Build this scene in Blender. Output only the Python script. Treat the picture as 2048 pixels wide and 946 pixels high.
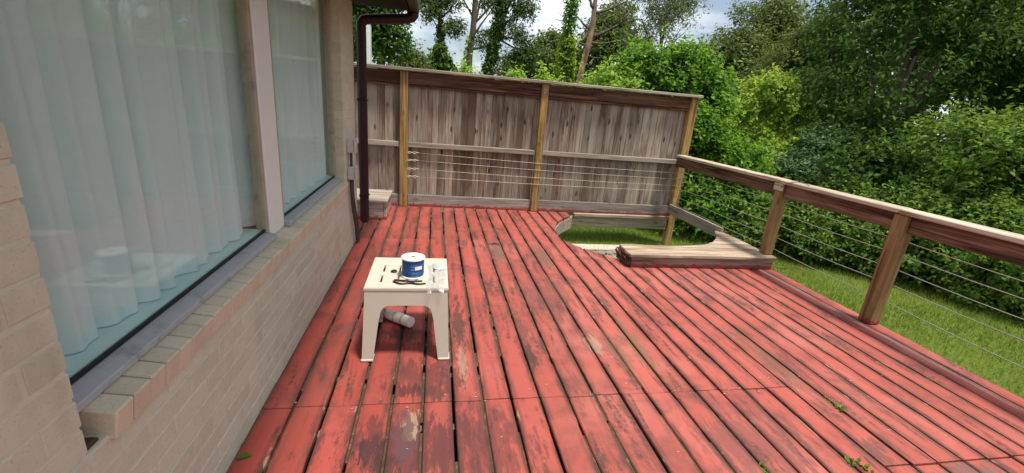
import bpy, bmesh, math, random
import numpy as np
from mathutils import Vector, Matrix

for o in list(bpy.data.objects):
    bpy.data.objects.remove(o, do_unlink=True)
scene = bpy.context.scene
COL = scene.collection
R = math.radians

# ------------------------------------------------------------------ camera
CAM_H = 1.5
YAW, PITCH, ROLL, FPX = 0.191387, -0.298634, 0.085228, 862.78
cam = bpy.data.cameras.new('camera')
cam.sensor_width = 36.0
cam.lens = FPX / 2048 * 36.0
cam.clip_start, cam.clip_end = 0.02, 2000
camo = bpy.data.objects.new('camera', cam)
COL.objects.link(camo)
fw = Vector((math.sin(YAW) * math.cos(PITCH), math.cos(YAW) * math.cos(PITCH), math.sin(PITCH)))
r0 = Vector((math.cos(YAW), -math.sin(YAW), 0))
u0 = r0.cross(fw)
rr = math.cos(ROLL) * r0 + math.sin(ROLL) * u0
uu = -math.sin(ROLL) * r0 + math.cos(ROLL) * u0
camo.matrix_world = Matrix(((rr.x, uu.x, -fw.x, 0), (rr.y, uu.y, -fw.y, 0), (rr.z, uu.z, -fw.z, CAM_H), (0, 0, 0, 1)))
scene.camera = camo

# ------------------------------------------------------------------ world, sun, exposure
SUN_EL, SUN_AZ = R(73), R(138)          # azimuth clockwise from +Y (forward): a hazy sun high up on the lawn side, a little behind
w = bpy.data.worlds.new('World')
scene.world = w
w.use_nodes = True
nt = w.node_tree
nt.nodes.clear()
out = nt.nodes.new('ShaderNodeOutputWorld')
bg = nt.nodes.new('ShaderNodeBackground')
sky = nt.nodes.new('ShaderNodeTexSky')
sky.sky_type = 'NISHITA'
sky.sun_disc = False
sky.sun_elevation = SUN_EL
sky.sun_rotation = SUN_AZ
sky.air_density = 1.0
sky.dust_density = 1.5
tc = nt.nodes.new('ShaderNodeTexCoord')
mp = nt.nodes.new('ShaderNodeMapping')
mp.inputs['Scale'].default_value = (1.0, 1.0, 2.6)
nz = nt.nodes.new('ShaderNodeTexNoise')
nz.inputs['Scale'].default_value = 2.3
nz.inputs['Detail'].default_value = 7
nz.inputs['Roughness'].default_value = 0.55
rp = nt.nodes.new('ShaderNodeValToRGB')
rp.color_ramp.elements[0].position = 0.42
rp.color_ramp.elements[0].color = (0.12, 0.12, 0.12, 1)
rp.color_ramp.elements[1].position = 0.60
mx = nt.nodes.new('ShaderNodeMix')
mx.data_type = 'RGBA'
mx.inputs['B'].default_value = (11.0, 11.3, 11.7, 1)
nt.links.new(tc.outputs['Generated'], mp.inputs['Vector'])
nt.links.new(mp.outputs['Vector'], nz.inputs['Vector'])
nt.links.new(nz.outputs['Fac'], rp.inputs['Fac'])
nt.links.new(rp.outputs['Color'], mx.inputs['Factor'])
nt.links.new(sky.outputs['Color'], mx.inputs['A'])
nt.links.new(mx.outputs['Result'], bg.inputs['Color'])
nt.links.new(bg.outputs['Background'], out.inputs['Surface'])
bg.inputs['Strength'].default_value = 0.10

sun = bpy.data.lights.new('sun', 'SUN')
sun.energy = 4.2
sun.angle = R(8)
sun.color = (1.0, 0.94, 0.82)
suno = bpy.data.objects.new('sun', sun)
COL.objects.link(suno)
sd = Vector((math.sin(SUN_AZ) * math.cos(SUN_EL), math.cos(SUN_AZ) * math.cos(SUN_EL), math.sin(SUN_EL)))
suno.rotation_euler = sd.to_track_quat('Z', 'Y').to_euler()
suno.location = (5, 0, 8)

vs = scene.view_settings
vs.view_transform = 'Standard'
vs.look = 'None'
vs.exposure = 0.30
vs.gamma = 1.0
vs.use_curve_mapping = False

rnd = random.Random(7)
NR = np.random.default_rng(11)


# ------------------------------------------------------------------ material helpers
class MT:
    def __init__(s, name):
        s.m = bpy.data.materials.new(name)
        s.m.use_nodes = True
        s.nt = s.m.node_tree
        s.nt.nodes.clear()
        s.out = s.nt.nodes.new('ShaderNodeOutputMaterial')

    def n(s, t, props=None, **ins):
        nd = s.nt.nodes.new(t)
        for k, v in (props or {}).items():
            setattr(nd, k, v)
        for k, v in ins.items():
            s.set(nd, k.replace('_', ' '), v)
        return nd

    def set(s, nd, key, v):
        inp = nd.inputs[key] if not isinstance(key, int) else nd.inputs[key]
        if hasattr(v, 'is_output'):
            s.nt.links.new(v, inp)
        elif isinstance(v, tuple) and len(v) == 3 and inp.type == 'RGBA':
            inp.default_value = (*v, 1)
        else:
            inp.default_value = v

    def math(s, op, a, b=0.0, c=None, clamp=False):
        nd = s.nt.nodes.new('ShaderNodeMath')
        nd.operation = op
        nd.use_clamp = clamp
        s.set(nd, 0, a)
        s.set(nd, 1, b)
        if c is not None:
            s.set(nd, 2, c)
        return nd.outputs[0]

    def vmath(s, op, a, b):
        nd = s.nt.nodes.new('ShaderNodeVectorMath')
        nd.operation = op
        s.set(nd, 0, a)
        s.set(nd, 1, b)
        return nd.outputs[0]

    def mix(s, f, a, b, mode='MIX'):
        nd = s.nt.nodes.new('ShaderNodeMix')
        nd.data_type = 'RGBA'
        nd.blend_type = mode
        nd.clamp_factor = True
        for key, v in (('Factor', f), ('A', a), ('B', b)):
            inp = [i for i in nd.inputs if i.name == key and (i.type == 'RGBA' or (key == 'Factor' and i.type == 'VALUE'))][0]
            if hasattr(v, 'is_output'):
                s.nt.links.new(v, inp)
            elif isinstance(v, tuple):
                inp.default_value = (*v, 1)
            else:
                inp.default_value = v
        return [o for o in nd.outputs if o.type == 'RGBA'][0]

    def step(s, v, lo, hi):
        nd = s.nt.nodes.new('ShaderNodeMapRange')
        nd.interpolation_type = 'SMOOTHSTEP'
        s.set(nd, 'Value', v)
        s.set(nd, 'From Min', lo)
        s.set(nd, 'From Max', hi)
        return nd.outputs[0]

    def noise(s, vec, scale=5.0, detail=4.0, rough=0.5, dist=0.0):
        return s.n('ShaderNodeTexNoise', None, Vector=vec, Scale=scale, Detail=detail, Roughness=rough, Distortion=dist).outputs['Fac']

    def pos(s, spread=None):
        p = s.n('ShaderNodeNewGeometry').outputs['Position']
        if spread:
            r = s.rand()
            c = s.n('ShaderNodeCombineXYZ', None, X=s.math('MULTIPLY', r, spread[0]), Y=s.math('MULTIPLY', r, spread[1]), Z=s.math('MULTIPLY', r, spread[2])).outputs[0]
            p = s.vmath('ADD', p, c)
        return p

    def rand(s):
        return s.n('ShaderNodeObjectInfo').outputs['Random']

    def bsdf(s, col, rough=0.7, spec=0.3, bump=None, bstr=0.3, bdist=0.01, **kw):
        b = s.n('ShaderNodeBsdfPrincipled')
        s.set(b, 'Base Color', col)
        s.set(b, 'Roughness', rough)
        s.set(b, 'Specular IOR Level', spec)
        for k, v in kw.items():
            s.set(b, k.replace('_', ' '), v)
        if bump is not None:
            bn = s.n('ShaderNodeBump', None, Strength=bstr, Distance=bdist, Height=bump)
            s.nt.links.new(bn.outputs[0], b.inputs['Normal'])
        return b

    def done(s, sh):
        s.nt.links.new(sh.outputs[0], s.out.inputs['Surface'])
        return s.m


def axis_scale(axis, along, across):
    v = [across] * 3
    v['xyz'.index(axis)] = along
    return tuple(v)


def mat_wood(name, dark, mid, light, axis, grey=(0.3, 0.28, 0.26), greyamt=0.5, knots=0.8, across=55, vary=0.35, stain=None, red_foot=False, rough=0.85, moss=0.0):
    t = MT(name)
    p = t.pos((13.1, 7.7, 5.3))
    pm = t.vmath('MULTIPLY', p, axis_scale(axis, 1.6, across))
    g = t.noise(pm, 1.0, 6, 0.62, 0.6)
    pf = t.vmath('MULTIPLY', p, axis_scale(axis, 6.0, across * 4))
    g2 = t.noise(pf, 1.0, 3, 0.6)
    col = t.mix(t.step(g, 0.36, 0.50), dark, mid)
    col = t.mix(t.step(g, 0.50, 0.64), col, light)
    pb = t.vmath('MULTIPLY', p, axis_scale(axis, 1.1, 5.0))
    wz = t.noise(pb, 1.0, 3, 0.55)
    col = t.mix(t.math('MULTIPLY', t.step(wz, 0.40, 0.66), greyamt), col, grey)
    col = t.mix(t.math('MULTIPLY', t.step(g2, 0.45, 0.75), 0.30), col, tuple(c * 0.35 for c in dark))
    if knots:
        pk = t.vmath('MULTIPLY', p, axis_scale(axis, 3.2, 9.0))
        v = t.n('ShaderNodeTexVoronoi', None, Vector=pk, Scale=1.0, Randomness=1.0).outputs['Distance']
        k = t.math('SUBTRACT', 1.0, t.step(v, 0.07, 0.20))
        col = t.mix(t.math('MULTIPLY', k, knots), col, tuple(c * 0.3 for c in dark))
    if stain:
        ps = t.vmath('MULTIPLY', p, axis_scale(axis, 0.8, 3.0))
        sn = t.noise(ps, 1.0, 4, 0.6, 0.5)
        col = t.mix(t.math('MULTIPLY', t.step(sn, 0.50, 0.66), 0.75), col, stain)
    if moss:
        mn = t.noise(t.pos(), 9.0, 5, 0.6)
        col = t.mix(t.math('MULTIPLY', t.step(mn, 0.52, 0.72), moss), col, (0.13, 0.13, 0.035))
    if red_foot:
        z = t.n('ShaderNodeSeparateXYZ', None, Vector=t.pos()).outputs['Z']
        pn = t.noise(t.pos(), 16.0, 4, 0.6)
        zz = t.math('ADD', z, t.math('MULTIPLY', t.math('SUBTRACT', pn, 0.5), 0.10))
        f = t.math('SUBTRACT', 1.0, t.step(zz, 0.030, 0.046))
        col = t.mix(t.math('MULTIPLY', f, 0.85), col, (0.30, 0.035, 0.03))
    rv = t.rand()
    val = t.math('ADD', 1.0 - vary, t.math('MULTIPLY', rv, 2 * vary))
    cc = t.n('ShaderNodeCombineXYZ', None, X=val, Y=val, Z=val).outputs[0]
    col = t.mix(1.0, col, cc, 'MULTIPLY')
    h = t.math('ADD', t.math('MULTIPLY', g, 0.7), t.math('MULTIPLY', g2, 0.3))
    return t.done(t.bsdf(col, rough, 0.2, h, 0.55, 0.006))


def mat_deck():
    t = MT('red_deck_paint')
    p0 = t.pos()
    p = t.pos((7.3, 11.9, 0.0))
    sx = t.n('ShaderNodeSeparateXYZ', None, Vector=p0)
    red = t.mix(t.noise(t.vmath('MULTIPLY', p, (5, 0.9, 1)), 1.0, 4, 0.6), (0.27, 0.042, 0.033), (0.37, 0.076, 0.057))
    rv = t.rand()
    val = t.math('ADD', 0.78, t.math('MULTIPLY', rv, 0.42))
    red = t.mix(1.0, red, t.n('ShaderNodeCombineXYZ', None, X=val, Y=val, Z=val).outputs[0], 'MULTIPLY')
    # chalky fading, and eave shade painted into the red
    fd = t.noise(p0, 1.3, 3, 0.6)
    xf = t.step(sx.outputs['X'], -0.5, 1.6)      # bleaching plus eave shade put into the colour: deeper red near the wall
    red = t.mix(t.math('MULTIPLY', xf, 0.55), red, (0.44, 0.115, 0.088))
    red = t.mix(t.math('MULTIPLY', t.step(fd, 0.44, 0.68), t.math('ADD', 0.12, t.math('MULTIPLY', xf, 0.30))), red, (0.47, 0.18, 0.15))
    # lengthways grain of worn paint
    gr = t.noise(t.vmath('MULTIPLY', p, (90, 3.0, 1)), 1.0, 5, 0.65)
    red = t.mix(t.math('MULTIPLY', t.step(gr, 0.52, 0.80), 0.45), red, (0.22, 0.045, 0.04))
    # mildew along boards
    md = t.noise(t.vmath('MULTIPLY', p, (10, 1.7, 1)), 1.0, 6, 0.68, 0.4)
    mdf = t.noise(p0, 38.0, 4, 0.7)
    m1 = t.math('MULTIPLY', t.step(md, 0.50, 0.64), t.step(mdf, 0.30, 0.58))
    col = t.mix(t.math('MULTIPLY', m1, 0.85), red, (0.060, 0.032, 0.028))
    # broad greyish dirt
    dr = t.noise(p0, 3.1, 5, 0.65, 0.3)
    col = t.mix(t.math('MULTIPLY', t.step(dr, 0.46, 0.68), 0.60), col, (0.13, 0.045, 0.042))
    # bare wood where paint has flaked
    bw = t.noise(t.vmath('MULTIPLY', p, (14, 4.2, 1)), 1.0, 6, 0.7, 0.2)
    bn = t.noise(t.vmath('MULTIPLY', p0, (160, 14, 1)), 1.0, 3, 0.6)
    bare = t.mix(bn, (0.20, 0.14, 0.09), (0.52, 0.42, 0.29))
    bwf = t.step(bw, 0.70, 0.735)
    col = t.mix(t.math('MULTIPLY', bwf, 0.85), col, bare)

    fr = t.math('FRACT', t.math('DIVIDE', t.math('SUBTRACT', sx.outputs['X'], 0.131), 0.155))
    ed = t.math('MULTIPLY', t.math('MINIMUM', fr, t.math('SUBTRACT', 1.0, fr)), 0.155)
    en0 = t.noise(t.vmath('MULTIPLY', p0, (22, 3.2, 1)), 1.0, 6, 0.68)
    ef = t.math('MULTIPLY', t.math('SUBTRACT', 1.0, t.step(ed, 0.008, 0.048)), t.step(en0, 0.36, 0.58))
    col = t.mix(t.math('MULTIPLY', ef, 0.85), col, (0.075, 0.034, 0.028))
    lf2 = t.noise(t.vmath('MULTIPLY', p0, (30, 6, 1)), 1.0, 4, 0.65)
    ef2 = t.math('MULTIPLY', t.math('SUBTRACT', 1.0, t.step(ed, 0.010, 0.022)), t.step(lf2, 0.60, 0.68))
    col = t.mix(t.math('MULTIPLY', ef2, 0.7), col, (0.42, 0.33, 0.22))

    # named stains, worn patches and the painted table shadow, each placed on the boards
    def spot(col, x, y, rx, ry, c, amt, ns=26.0, edge=0.9):
        dx = t.math('DIVIDE', t.math('SUBTRACT', sx.outputs['X'], x), rx)
        dy = t.math('DIVIDE', t.math('SUBTRACT', sx.outputs['Y'], y), ry)
        d = t.math('SQRT', t.math('ADD', t.math('MULTIPLY', dx, dx), t.math('MULTIPLY', dy, dy)))
        d = t.math('ADD', d, t.math('MULTIPLY', t.math('SUBTRACT', t.noise(t.vmath('MULTIPLY', p0, (ns * 1.6, ns * 0.35, 1.0)), 1.0, 6, 0.72), 0.5), 4.2))
        return t.mix(t.math('MULTIPLY', t.math('SUBTRACT', 1.0, t.step(d, 0.55, edge)), amt), col, c)
    col = spot(col, -0.24, 1.60, 0.09, 0.10, (0.035, 0.018, 0.018), 0.9)
    col = spot(col, -0.05, 1.62, 0.42, 0.22, (0.085, 0.028, 0.028), 0.7, 14)
    col = spot(col, 0.25, 1.60, 0.30, 0.30, (0.10, 0.034, 0.032), 0.6, 14)
    col = spot(col, -0.02, 2.10, 0.25, 0.20, (0.085, 0.03, 0.03), 0.65, 16)
    col = spot(col, 0.95, 3.2, 0.35, 0.5, (0.13, 0.05, 0.045), 0.5, 14)
    col = spot(col, 1.6, 1.5, 0.35, 0.25, (0.12, 0.05, 0.045), 0.5, 14)
    col = spot(col, -0.16, 1.50, 0.10, 0.09, (0.05, 0.022, 0.02), 0.7)
    col = spot(col, -0.075, 1.72, 0.045, 0.13, (0.40, 0.32, 0.20), 0.6, 40)
    col = spot(col, -0.10, 1.66, 0.06, 0.20, (0.10, 0.05, 0.06), 0.8)
    col = spot(col, -0.10, 1.99, 0.10, 0.06, (0.05, 0.022, 0.022), 0.75)
    col = spot(col, 0.05, 1.97, 0.09, 0.08, (0.06, 0.03, 0.025), 0.6)
    col = spot(col, -0.13, 2.55, 0.16, 0.15, (0.07, 0.016, 0.018), 0.6)  # table's shadow painted on the boards beneath its middle
    col = spot(col, 0.20, 2.70, 0.05, 0.55, (0.05, 0.03, 0.025), 0.75)
    col = spot(col, 0.20, 2.25, 0.03, 0.25, (0.34, 0.27, 0.20), 0.45, 40)
    col = spot(col, 1.09, 2.42, 0.06, 0.15, (0.40, 0.29, 0.21), 0.45, 30)
    col = spot(col, 1.38, 2.40, 0.065, 0.40, (0.20, 0.105, 0.06), 0.85)
    col = spot(col, 1.22, 2.30, 0.06, 0.30, (0.22, 0.10, 0.065), 0.65)
    col = spot(col, 0.62, 2.55, 0.07, 0.45, (0.13, 0.05, 0.04), 0.7)
    col = spot(col, 0.62, 2.30, 0.06, 0.16, (0.07, 0.03, 0.03), 0.7)
    col = spot(col, 0.68, 4.25, 0.075, 0.42, (0.17, 0.09, 0.07), 0.95)
    col = spot(col, 1.15, 4.15, 0.075, 0.48, (0.17, 0.09, 0.065), 0.95)
    col = spot(col, 0.16, 5.2, 0.1, 0.5, (0.26, 0.09, 0.06), 0.5)
    col = spot(col, 0.68, 4.50, 0.07, 0.05, (0.02, 0.012, 0.01), 0.9)
    col = spot(col, 2.25, 2.20, 0.10, 0.55, (0.16, 0.08, 0.055), 0.55)
    col = spot(col, 2.20, 1.38, 0.10, 0.10, (0.10, 0.055, 0.045), 0.7)
    col = spot(col, 2.55, 1.20, 0.25, 0.10, (0.15, 0.09, 0.08), 0.8)
    # bared, greyed board edge by the railing
    en = t.noise(t.vmath('MULTIPLY', p0, (16, 1.5, 1)), 1.0, 5, 0.65)
    e2 = t.math('SUBTRACT', 1.0, t.step(t.math('ABSOLUTE', t.math('SUBTRACT', sx.outputs['X'], 3.515)), 0.012, 0.045))
    col = t.mix(t.math('MULTIPLY', t.math('MULTIPLY', e2, t.step(en, 0.40, 0.55)), 0.7), col, (0.33, 0.24, 0.21))
    h = t.math('ADD', t.math('MULTIPLY', gr, 0.6), t.math('MULTIPLY', t.noise(p0, 60, 4, 0.6), 0.4))
    return t.done(t.bsdf(col, t.math('ADD', 0.48, t.math('MULTIPLY', dr, 0.3)), 0.32, h, 0.45, 0.004))


def mat_brick(name, a, b, c):
    t = MT(name)
    p = t.pos()
    r = t.rand()
    col = t.mix(r, a, b)
    n1 = t.noise(p, 14, 5, 0.65)
    col = t.mix(t.math('MULTIPLY', t.step(n1, 0.42, 0.72), 0.6), col, c)
    n3 = t.noise(t.vmath('MULTIPLY', p, (3, 3, 0.8)), 1.0, 4, 0.6)
    col = t.mix(t.math('MULTIPLY', t.step(n3, 0.52, 0.72), 0.35), col, (0.20, 0.155, 0.12))
    n2 = t.noise(p, 120, 4, 0.7)
    col = t.mix(t.math('MULTIPLY', t.step(n2, 0.55, 0.75), 0.45), col, (0.15, 0.12, 0.095))
    return t.done(t.bsdf(col, 0.85, 0.2, t.math('ADD', n1, n2), 0.5, 0.004))


def mat_plain(name, col, rough=0.5, spec=0.4, var=0.12, scale=20, bstr=0.1, metallic=0.0, dirt=None):
    t = MT(name)
    p = t.pos()
    n1 = t.noise(p, scale, 5, 0.6)
    c = t.mix(n1, tuple(x * (1 - var) for x in col), tuple(min(1, x * (1 + var)) for x in col))
    if dirt:
        c = t.mix(t.math('MULTIPLY', t.step(t.noise(p, scale * 0.6, 6, 0.7), 0.52, 0.72), 0.6), c, dirt)
    return t.done(t.bsdf(c, rough, spec, n1, bstr, 0.003, Metallic=metallic))


def mat_leaf(name, dark, mid, bright, trans=0.3, rough=0.5, spec=0.3):
    t = MT(name)
    a = t.n('ShaderNodeAttribute', {'attribute_name': 'tint'}).outputs['Fac']
    col = t.mix(t.step(a, 0.0, 0.5), dark, mid)
    col = t.mix(t.step(a, 0.5, 1.0), col, bright)
    b = t.bsdf(col, rough, spec)
    tr = t.n('ShaderNodeBsdfTranslucent')
    tc_ = t.mix(0.55, col, (bright[0] * 1.5, bright[1] * 1.4, bright[2] * 0.8))
    t.set(tr, 'Color', tc_)
    ms = t.n('ShaderNodeMixShader')
    ms.inputs[0].default_value = trans
    t.nt.links.new(b.outputs[0], ms.inputs[1])
    t.nt.links.new(tr.outputs[0], ms.inputs[2])
    return t.done(ms)


def mat_glass():
    t = MT('window_glass')
    fc = t.n('ShaderNodeLayerWeight', None, Blend=0.5).outputs['Facing']
    fr = t.math('ADD', 0.025, t.math('MULTIPLY', t.math('POWER', fc, 5.0), 0.32))
    gl = t.n('ShaderNodeBsdfGlossy', None, Roughness=0.02, Color=(0.95, 1.0, 0.98))
    bn = t.n('ShaderNodeBump', None, Strength=0.02, Distance=0.02, Height=t.noise(t.pos(), 1.5, 2, 0.5))
    t.nt.links.new(bn.outputs[0], gl.inputs['Normal'])
    tp = t.n('ShaderNodeBsdfTransparent', None, Color=(0.93, 0.97, 0.96))
    ms = t.n('ShaderNodeMixShader')
    t.set(ms, 0, fr)
    t.nt.links.new(tp.outputs[0], ms.inputs[1])
    t.nt.links.new(gl.outputs[0], ms.inputs[2])
    return t.done(ms)


def mat_curtain():
    t = MT('sheer_curtain')
    p = t.pos()
    wv = t.noise(t.vmath('MULTIPLY', p, (60, 60, 60)), 1.0, 3, 0.6)
    col = t.mix(wv, (0.76, 0.86, 0.87), (0.85, 0.93, 0.94))
    b = t.bsdf(col, 0.9, 0.1, wv, 0.1, 0.002)
    tr = t.n('ShaderNodeBsdfTranslucent', None, Color=(0.86, 0.92, 0.91))
    ms = t.n('ShaderNodeMixShader')
    ms.inputs[0].default_value = 0.12
    t.nt.links.new(b.outputs[0], ms.inputs[1])
    t.nt.links.new(tr.outputs[0], ms.inputs[2])
    return t.done(ms)


def mat_bag():
    t = MT('clear_plastic')
    gl = t.bsdf((0.75, 0.76, 0.78), 0.22, 0.6, t.noise(t.pos(), 40, 3, 0.5), 0.2, 0.006)
    tp = t.n('ShaderNodeBsdfTransparent', None, Color=(0.9, 0.9, 0.92))
    ms = t.n('ShaderNodeMixShader')
    t.set(ms, 0, t.math('ADD', 0.10, t.math('MULTIPLY', t.step(t.noise(t.pos(), 30, 3, 0.6), 0.35, 0.75), 0.22)))
    t.nt.links.new(tp.outputs[0], ms.inputs[1])
    t.nt.links.new(gl.outputs[0], ms.inputs[2])
    return t.done(ms)


def mat_ground():
    t = MT('lawn_soil')
    p = t.pos()
    n1 = t.noise(p, 1.4, 5, 0.6)
    n2 = t.noise(p, 24, 5, 0.7)
    col = t.mix(n1, (0.075, 0.12, 0.022), (0.13, 0.18, 0.035))
    col = t.mix(t.math('MULTIPLY', t.step(n2, 0.48, 0.7), 0.6), col, (0.10, 0.075, 0.04))
    return t.done(t.bsdf(col, 0.95, 0.1, n2, 0.6, 0.03))


M = {}
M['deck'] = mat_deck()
M['picket'] = mat_wood('weathered_picket', (0.11, 0.074, 0.054), (0.25, 0.195, 0.150), (0.38, 0.315, 0.25), 'z', (0.40, 0.35, 0.29), 0.6, 0.9, 40, 0.27, stain=(0.12, 0.066, 0.045))
M['post'] = mat_wood('fence_post_wood', (0.13, 0.070, 0.022), (0.33, 0.19, 0.070), (0.45, 0.29, 0.12), 'z', (0.38, 0.28, 0.15), 0.35, 0.4, 36, 0.15, moss=0.55)
M['railpost'] = mat_wood('rail_post_wood', (0.10, 0.052, 0.018), (0.27, 0.155, 0.058), (0.38, 0.245, 0.10), 'z', (0.32, 0.235, 0.13), 0.35, 0.5, 36, 0.15, red_foot=True, moss=0.45)
M['railx'] = mat_wood('grey_rail_wood', (0.14, 0.105, 0.08), (0.31, 0.25, 0.19), (0.46, 0.40, 0.32), 'x', (0.36, 0.33, 0.29), 0.6, 0.5, 42, 0.12)
M['botx'] = mat_wood('grey_kick_board_wood', (0.13, 0.10, 0.085), (0.27, 0.225, 0.19), (0.38, 0.335, 0.29), 'x', (0.34, 0.32, 0.30), 0.6, 0.4, 42, 0.1, red_foot=True)
M['stainx'] = mat_wood('stained_beam_wood', (0.030, 0.013, 0.010), (0.095, 0.040, 0.025), (0.21, 0.11, 0.06), 'x', (0.16, 0.11, 0.08), 0.45, 0.5, 38, 0.15)
M['beamx'] = mat_wood('bare_beam_wood', (0.16, 0.11, 0.07), (0.36, 0.28, 0.20), (0.50, 0.42, 0.32), 'x', (0.42, 0.37, 0.31), 0.5, 0.7, 30, 0.1, stain=(0.19, 0.09, 0.045))
M['handrail'] = mat_wood('sun_bleached_handrail', (0.22, 0.155, 0.10), (0.48, 0.39, 0.28), (0.62, 0.53, 0.41), 'y', (0.55, 0.48, 0.39), 0.6, 0.4, 40, 0.1)
M['stainy'] = mat_wood('brown_rail_beam', (0.045, 0.022, 0.014), (0.135, 0.070, 0.042), (0.25, 0.145, 0.09), 'y', (0.24, 0.17, 0.13), 0.35, 0.5, 38, 0.12)
M['greyy'] = mat_wood('grey_joist_wood', (0.13, 0.10, 0.075), (0.29, 0.235, 0.18), (0.40, 0.34, 0.27), 'y', (0.34, 0.31, 0.27), 0.6, 0.5, 36, 0.12)
M['curb'] = mat_wood('weathered_curb_wood', (0.15, 0.095, 0.06), (0.38, 0.28, 0.19), (0.55, 0.45, 0.33), 'x', (0.44, 0.38, 0.32), 0.55, 0.4, 34, 0.12, stain=(0.20, 0.13, 0.10))
M['curbfront'] = mat_wood('curb_front_wood', (0.10, 0.065, 0.05), (0.25, 0.185, 0.145), (0.36, 0.285, 0.23), 'x', (0.33, 0.28, 0.25), 0.5, 0.5, 34, 0.1, red_foot=True)
M['rotten'] = mat_wood('rotten_end_wood', (0.03, 0.018, 0.013), (0.085, 0.052, 0.036), (0.16, 0.10, 0.07), 'y', (0.14, 0.10, 0.08), 0.4, 0.8, 30, 0.1)
M['stepw'] = mat_wood('grey_step_wood', (0.15, 0.115, 0.09), (0.36, 0.295, 0.235), (0.50, 0.42, 0.34), 'x', (0.46, 0.41, 0.36), 0.6, 0.6, 34, 0.15, red_foot=True)
M['brick'] = mat_brick('tan_brick', (0.54, 0.53, 0.405), (0.63, 0.615, 0.475), (0.67, 0.65, 0.52))
M['rowlock'] = mat_brick('sill_brick', (0.60, 0.52, 0.38), (0.67, 0.59, 0.44), (0.69, 0.61, 0.47))
M['mortar'] = mat_plain('mortar', (0.60, 0.585, 0.46), 0.95, 0.1, 0.2, 30, 0.5)
M['cavity'] = mat_plain('broken_brick', (0.09, 0.055, 0.04), 0.95, 0.1, 0.4, 40, 0.8)
M['white'] = mat_plain('white_trim_paint', (0.77, 0.79, 0.75), 0.5, 0.4, 0.06, 14, 0.1)
M['tan'] = mat_plain('tan_frame_paint', (0.40, 0.35, 0.27), 0.6, 0.3, 0.15, 18, 0.2, dirt=(0.16, 0.13, 0.10))
M['gasket'] = mat_plain('black_gasket', (0.012, 0.012, 0.013), 0.6, 0.3)
M['sillmetal'] = mat_plain('grey_sill_caulk', (0.42, 0.42, 0.425), 0.7, 0.25, 0.15, 22, 0.3, dirt=(0.22, 0.21, 0.20))
M['mint'] = mat_plain('mint_inner_sill', (0.62, 0.80, 0.75), 0.5, 0.3, 0.05, 10, 0.05)
M['glass'] = mat_glass()
M['curtain'] = mat_curtain()
M['room'] = mat_plain('room_wall', (0.4, 0.4, 0.39), 0.9, 0.1)
M['purple'] = mat_plain('dark_plum_metal', (0.030, 0.010, 0.017), 0.45, 0.35, 0.3, 12, 0.1)
M['soffit'] = mat_plain('dark_soffit', (0.013, 0.009, 0.009), 0.7, 0.2, 0.3, 12, 0.2)
M['shingle'] = mat_plain('roof_shingle', (0.07, 0.065, 0.06), 0.95, 0.1, 0.4, 60, 0.8)
M['greybox'] = mat_plain('grey_electrical_box', (0.56, 0.565, 0.57), 0.5, 0.4, 0.2, 30, 0.2, dirt=(0.18, 0.17, 0.17))
M['conduit'] = mat_plain('dark_conduit', (0.055, 0.055, 0.062), 0.5, 0.4, 0.3, 30, 0.1)
M['steel'] = mat_plain('cable_steel', (0.30, 0.29, 0.25), 0.5, 0.3, 0.15, 60, 0.1, metallic=0.4)
M['rust'] = mat_plain('shackle_steel', (0.60, 0.52, 0.38), 0.5, 0.5, 0.25, 60, 0.2, metallic=0.5)
M['plastic'] = mat_plain('beige_plastic', (0.56, 0.52, 0.43), 0.42, 0.45, 0.05, 10, 0.03)
M['plasticside'] = M['plastic']
M['spoolwhite'] = mat_plain('white_flange_plastic', (0.80, 0.78, 0.76), 0.4, 0.4, 0.04, 14, 0.03)
M['black'] = mat_plain('black_plastic', (0.013, 0.013, 0.015), 0.4, 0.4)
M['bag'] = mat_bag()
M['bottle'] = mat_plain('white_bottle_plastic', (0.84, 0.82, 0.78), 0.35, 0.45, 0.05, 25, 0.05)
M['bottlelabel'] = mat_plain('bottle_label_print', (0.60, 0.53, 0.38), 0.5, 0.4, 0.3, 60, 0.02)
M['concrete'] = mat_plain('pale_concrete', (0.52, 0.47, 0.38), 0.9, 0.2, 0.2, 24, 0.5)
M['stone'] = mat_plain('grey_stone', (0.27, 0.23, 0.18), 0.9, 0.2, 0.35, 18, 0.6)
M['dirt'] = mat_plain('gap_debris', (0.085, 0.058, 0.036), 0.95, 0.1, 0.7, 26, 0.8, dirt=(0.27, 0.21, 0.13))
M['under'] = mat_plain('under_deck_earth', (0.05, 0.038, 0.026), 0.95, 0.1, 0.4, 10, 0.5)
M['joist'] = mat_wood('joist_wood', (0.05, 0.033, 0.02), (0.13, 0.09, 0.06), (0.2, 0.15, 0.1), 'x', (0.2, 0.17, 0.14), 0.5, 0.3)
M['ground'] = mat_ground()
M['bark'] = mat_wood('pine_bark', (0.045, 0.032, 0.024), (0.12, 0.088, 0.068), (0.20, 0.155, 0.12), 'z', (0.18, 0.15, 0.125), 0.4, 0.0, 9, 0.15)
M['deadbark'] = mat_wood('dead_pine_bark', (0.11, 0.070, 0.052), (0.25, 0.165, 0.125), (0.42, 0.27, 0.18), 'z', (0.26, 0.21, 0.18), 0.4, 0.0, 7, 0.1, stain=(0.50, 0.27, 0.14))
M['twig'] = mat_plain('dry_twig', (0.20, 0.13, 0.075), 0.9, 0.1, 0.3, 40, 0.3)
M['grass'] = mat_leaf('grass_blade', (0.11, 0.19, 0.026), (0.21, 0.32, 0.05), (0.42, 0.47, 0.12), 0.42, 0.6, 0.2)
M['shrub'] = mat_leaf('shrub_leaf', (0.022, 0.070, 0.010), (0.070, 0.18, 0.022), (0.24, 0.43, 0.055), 0.45, 0.55, 0.2)
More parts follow.
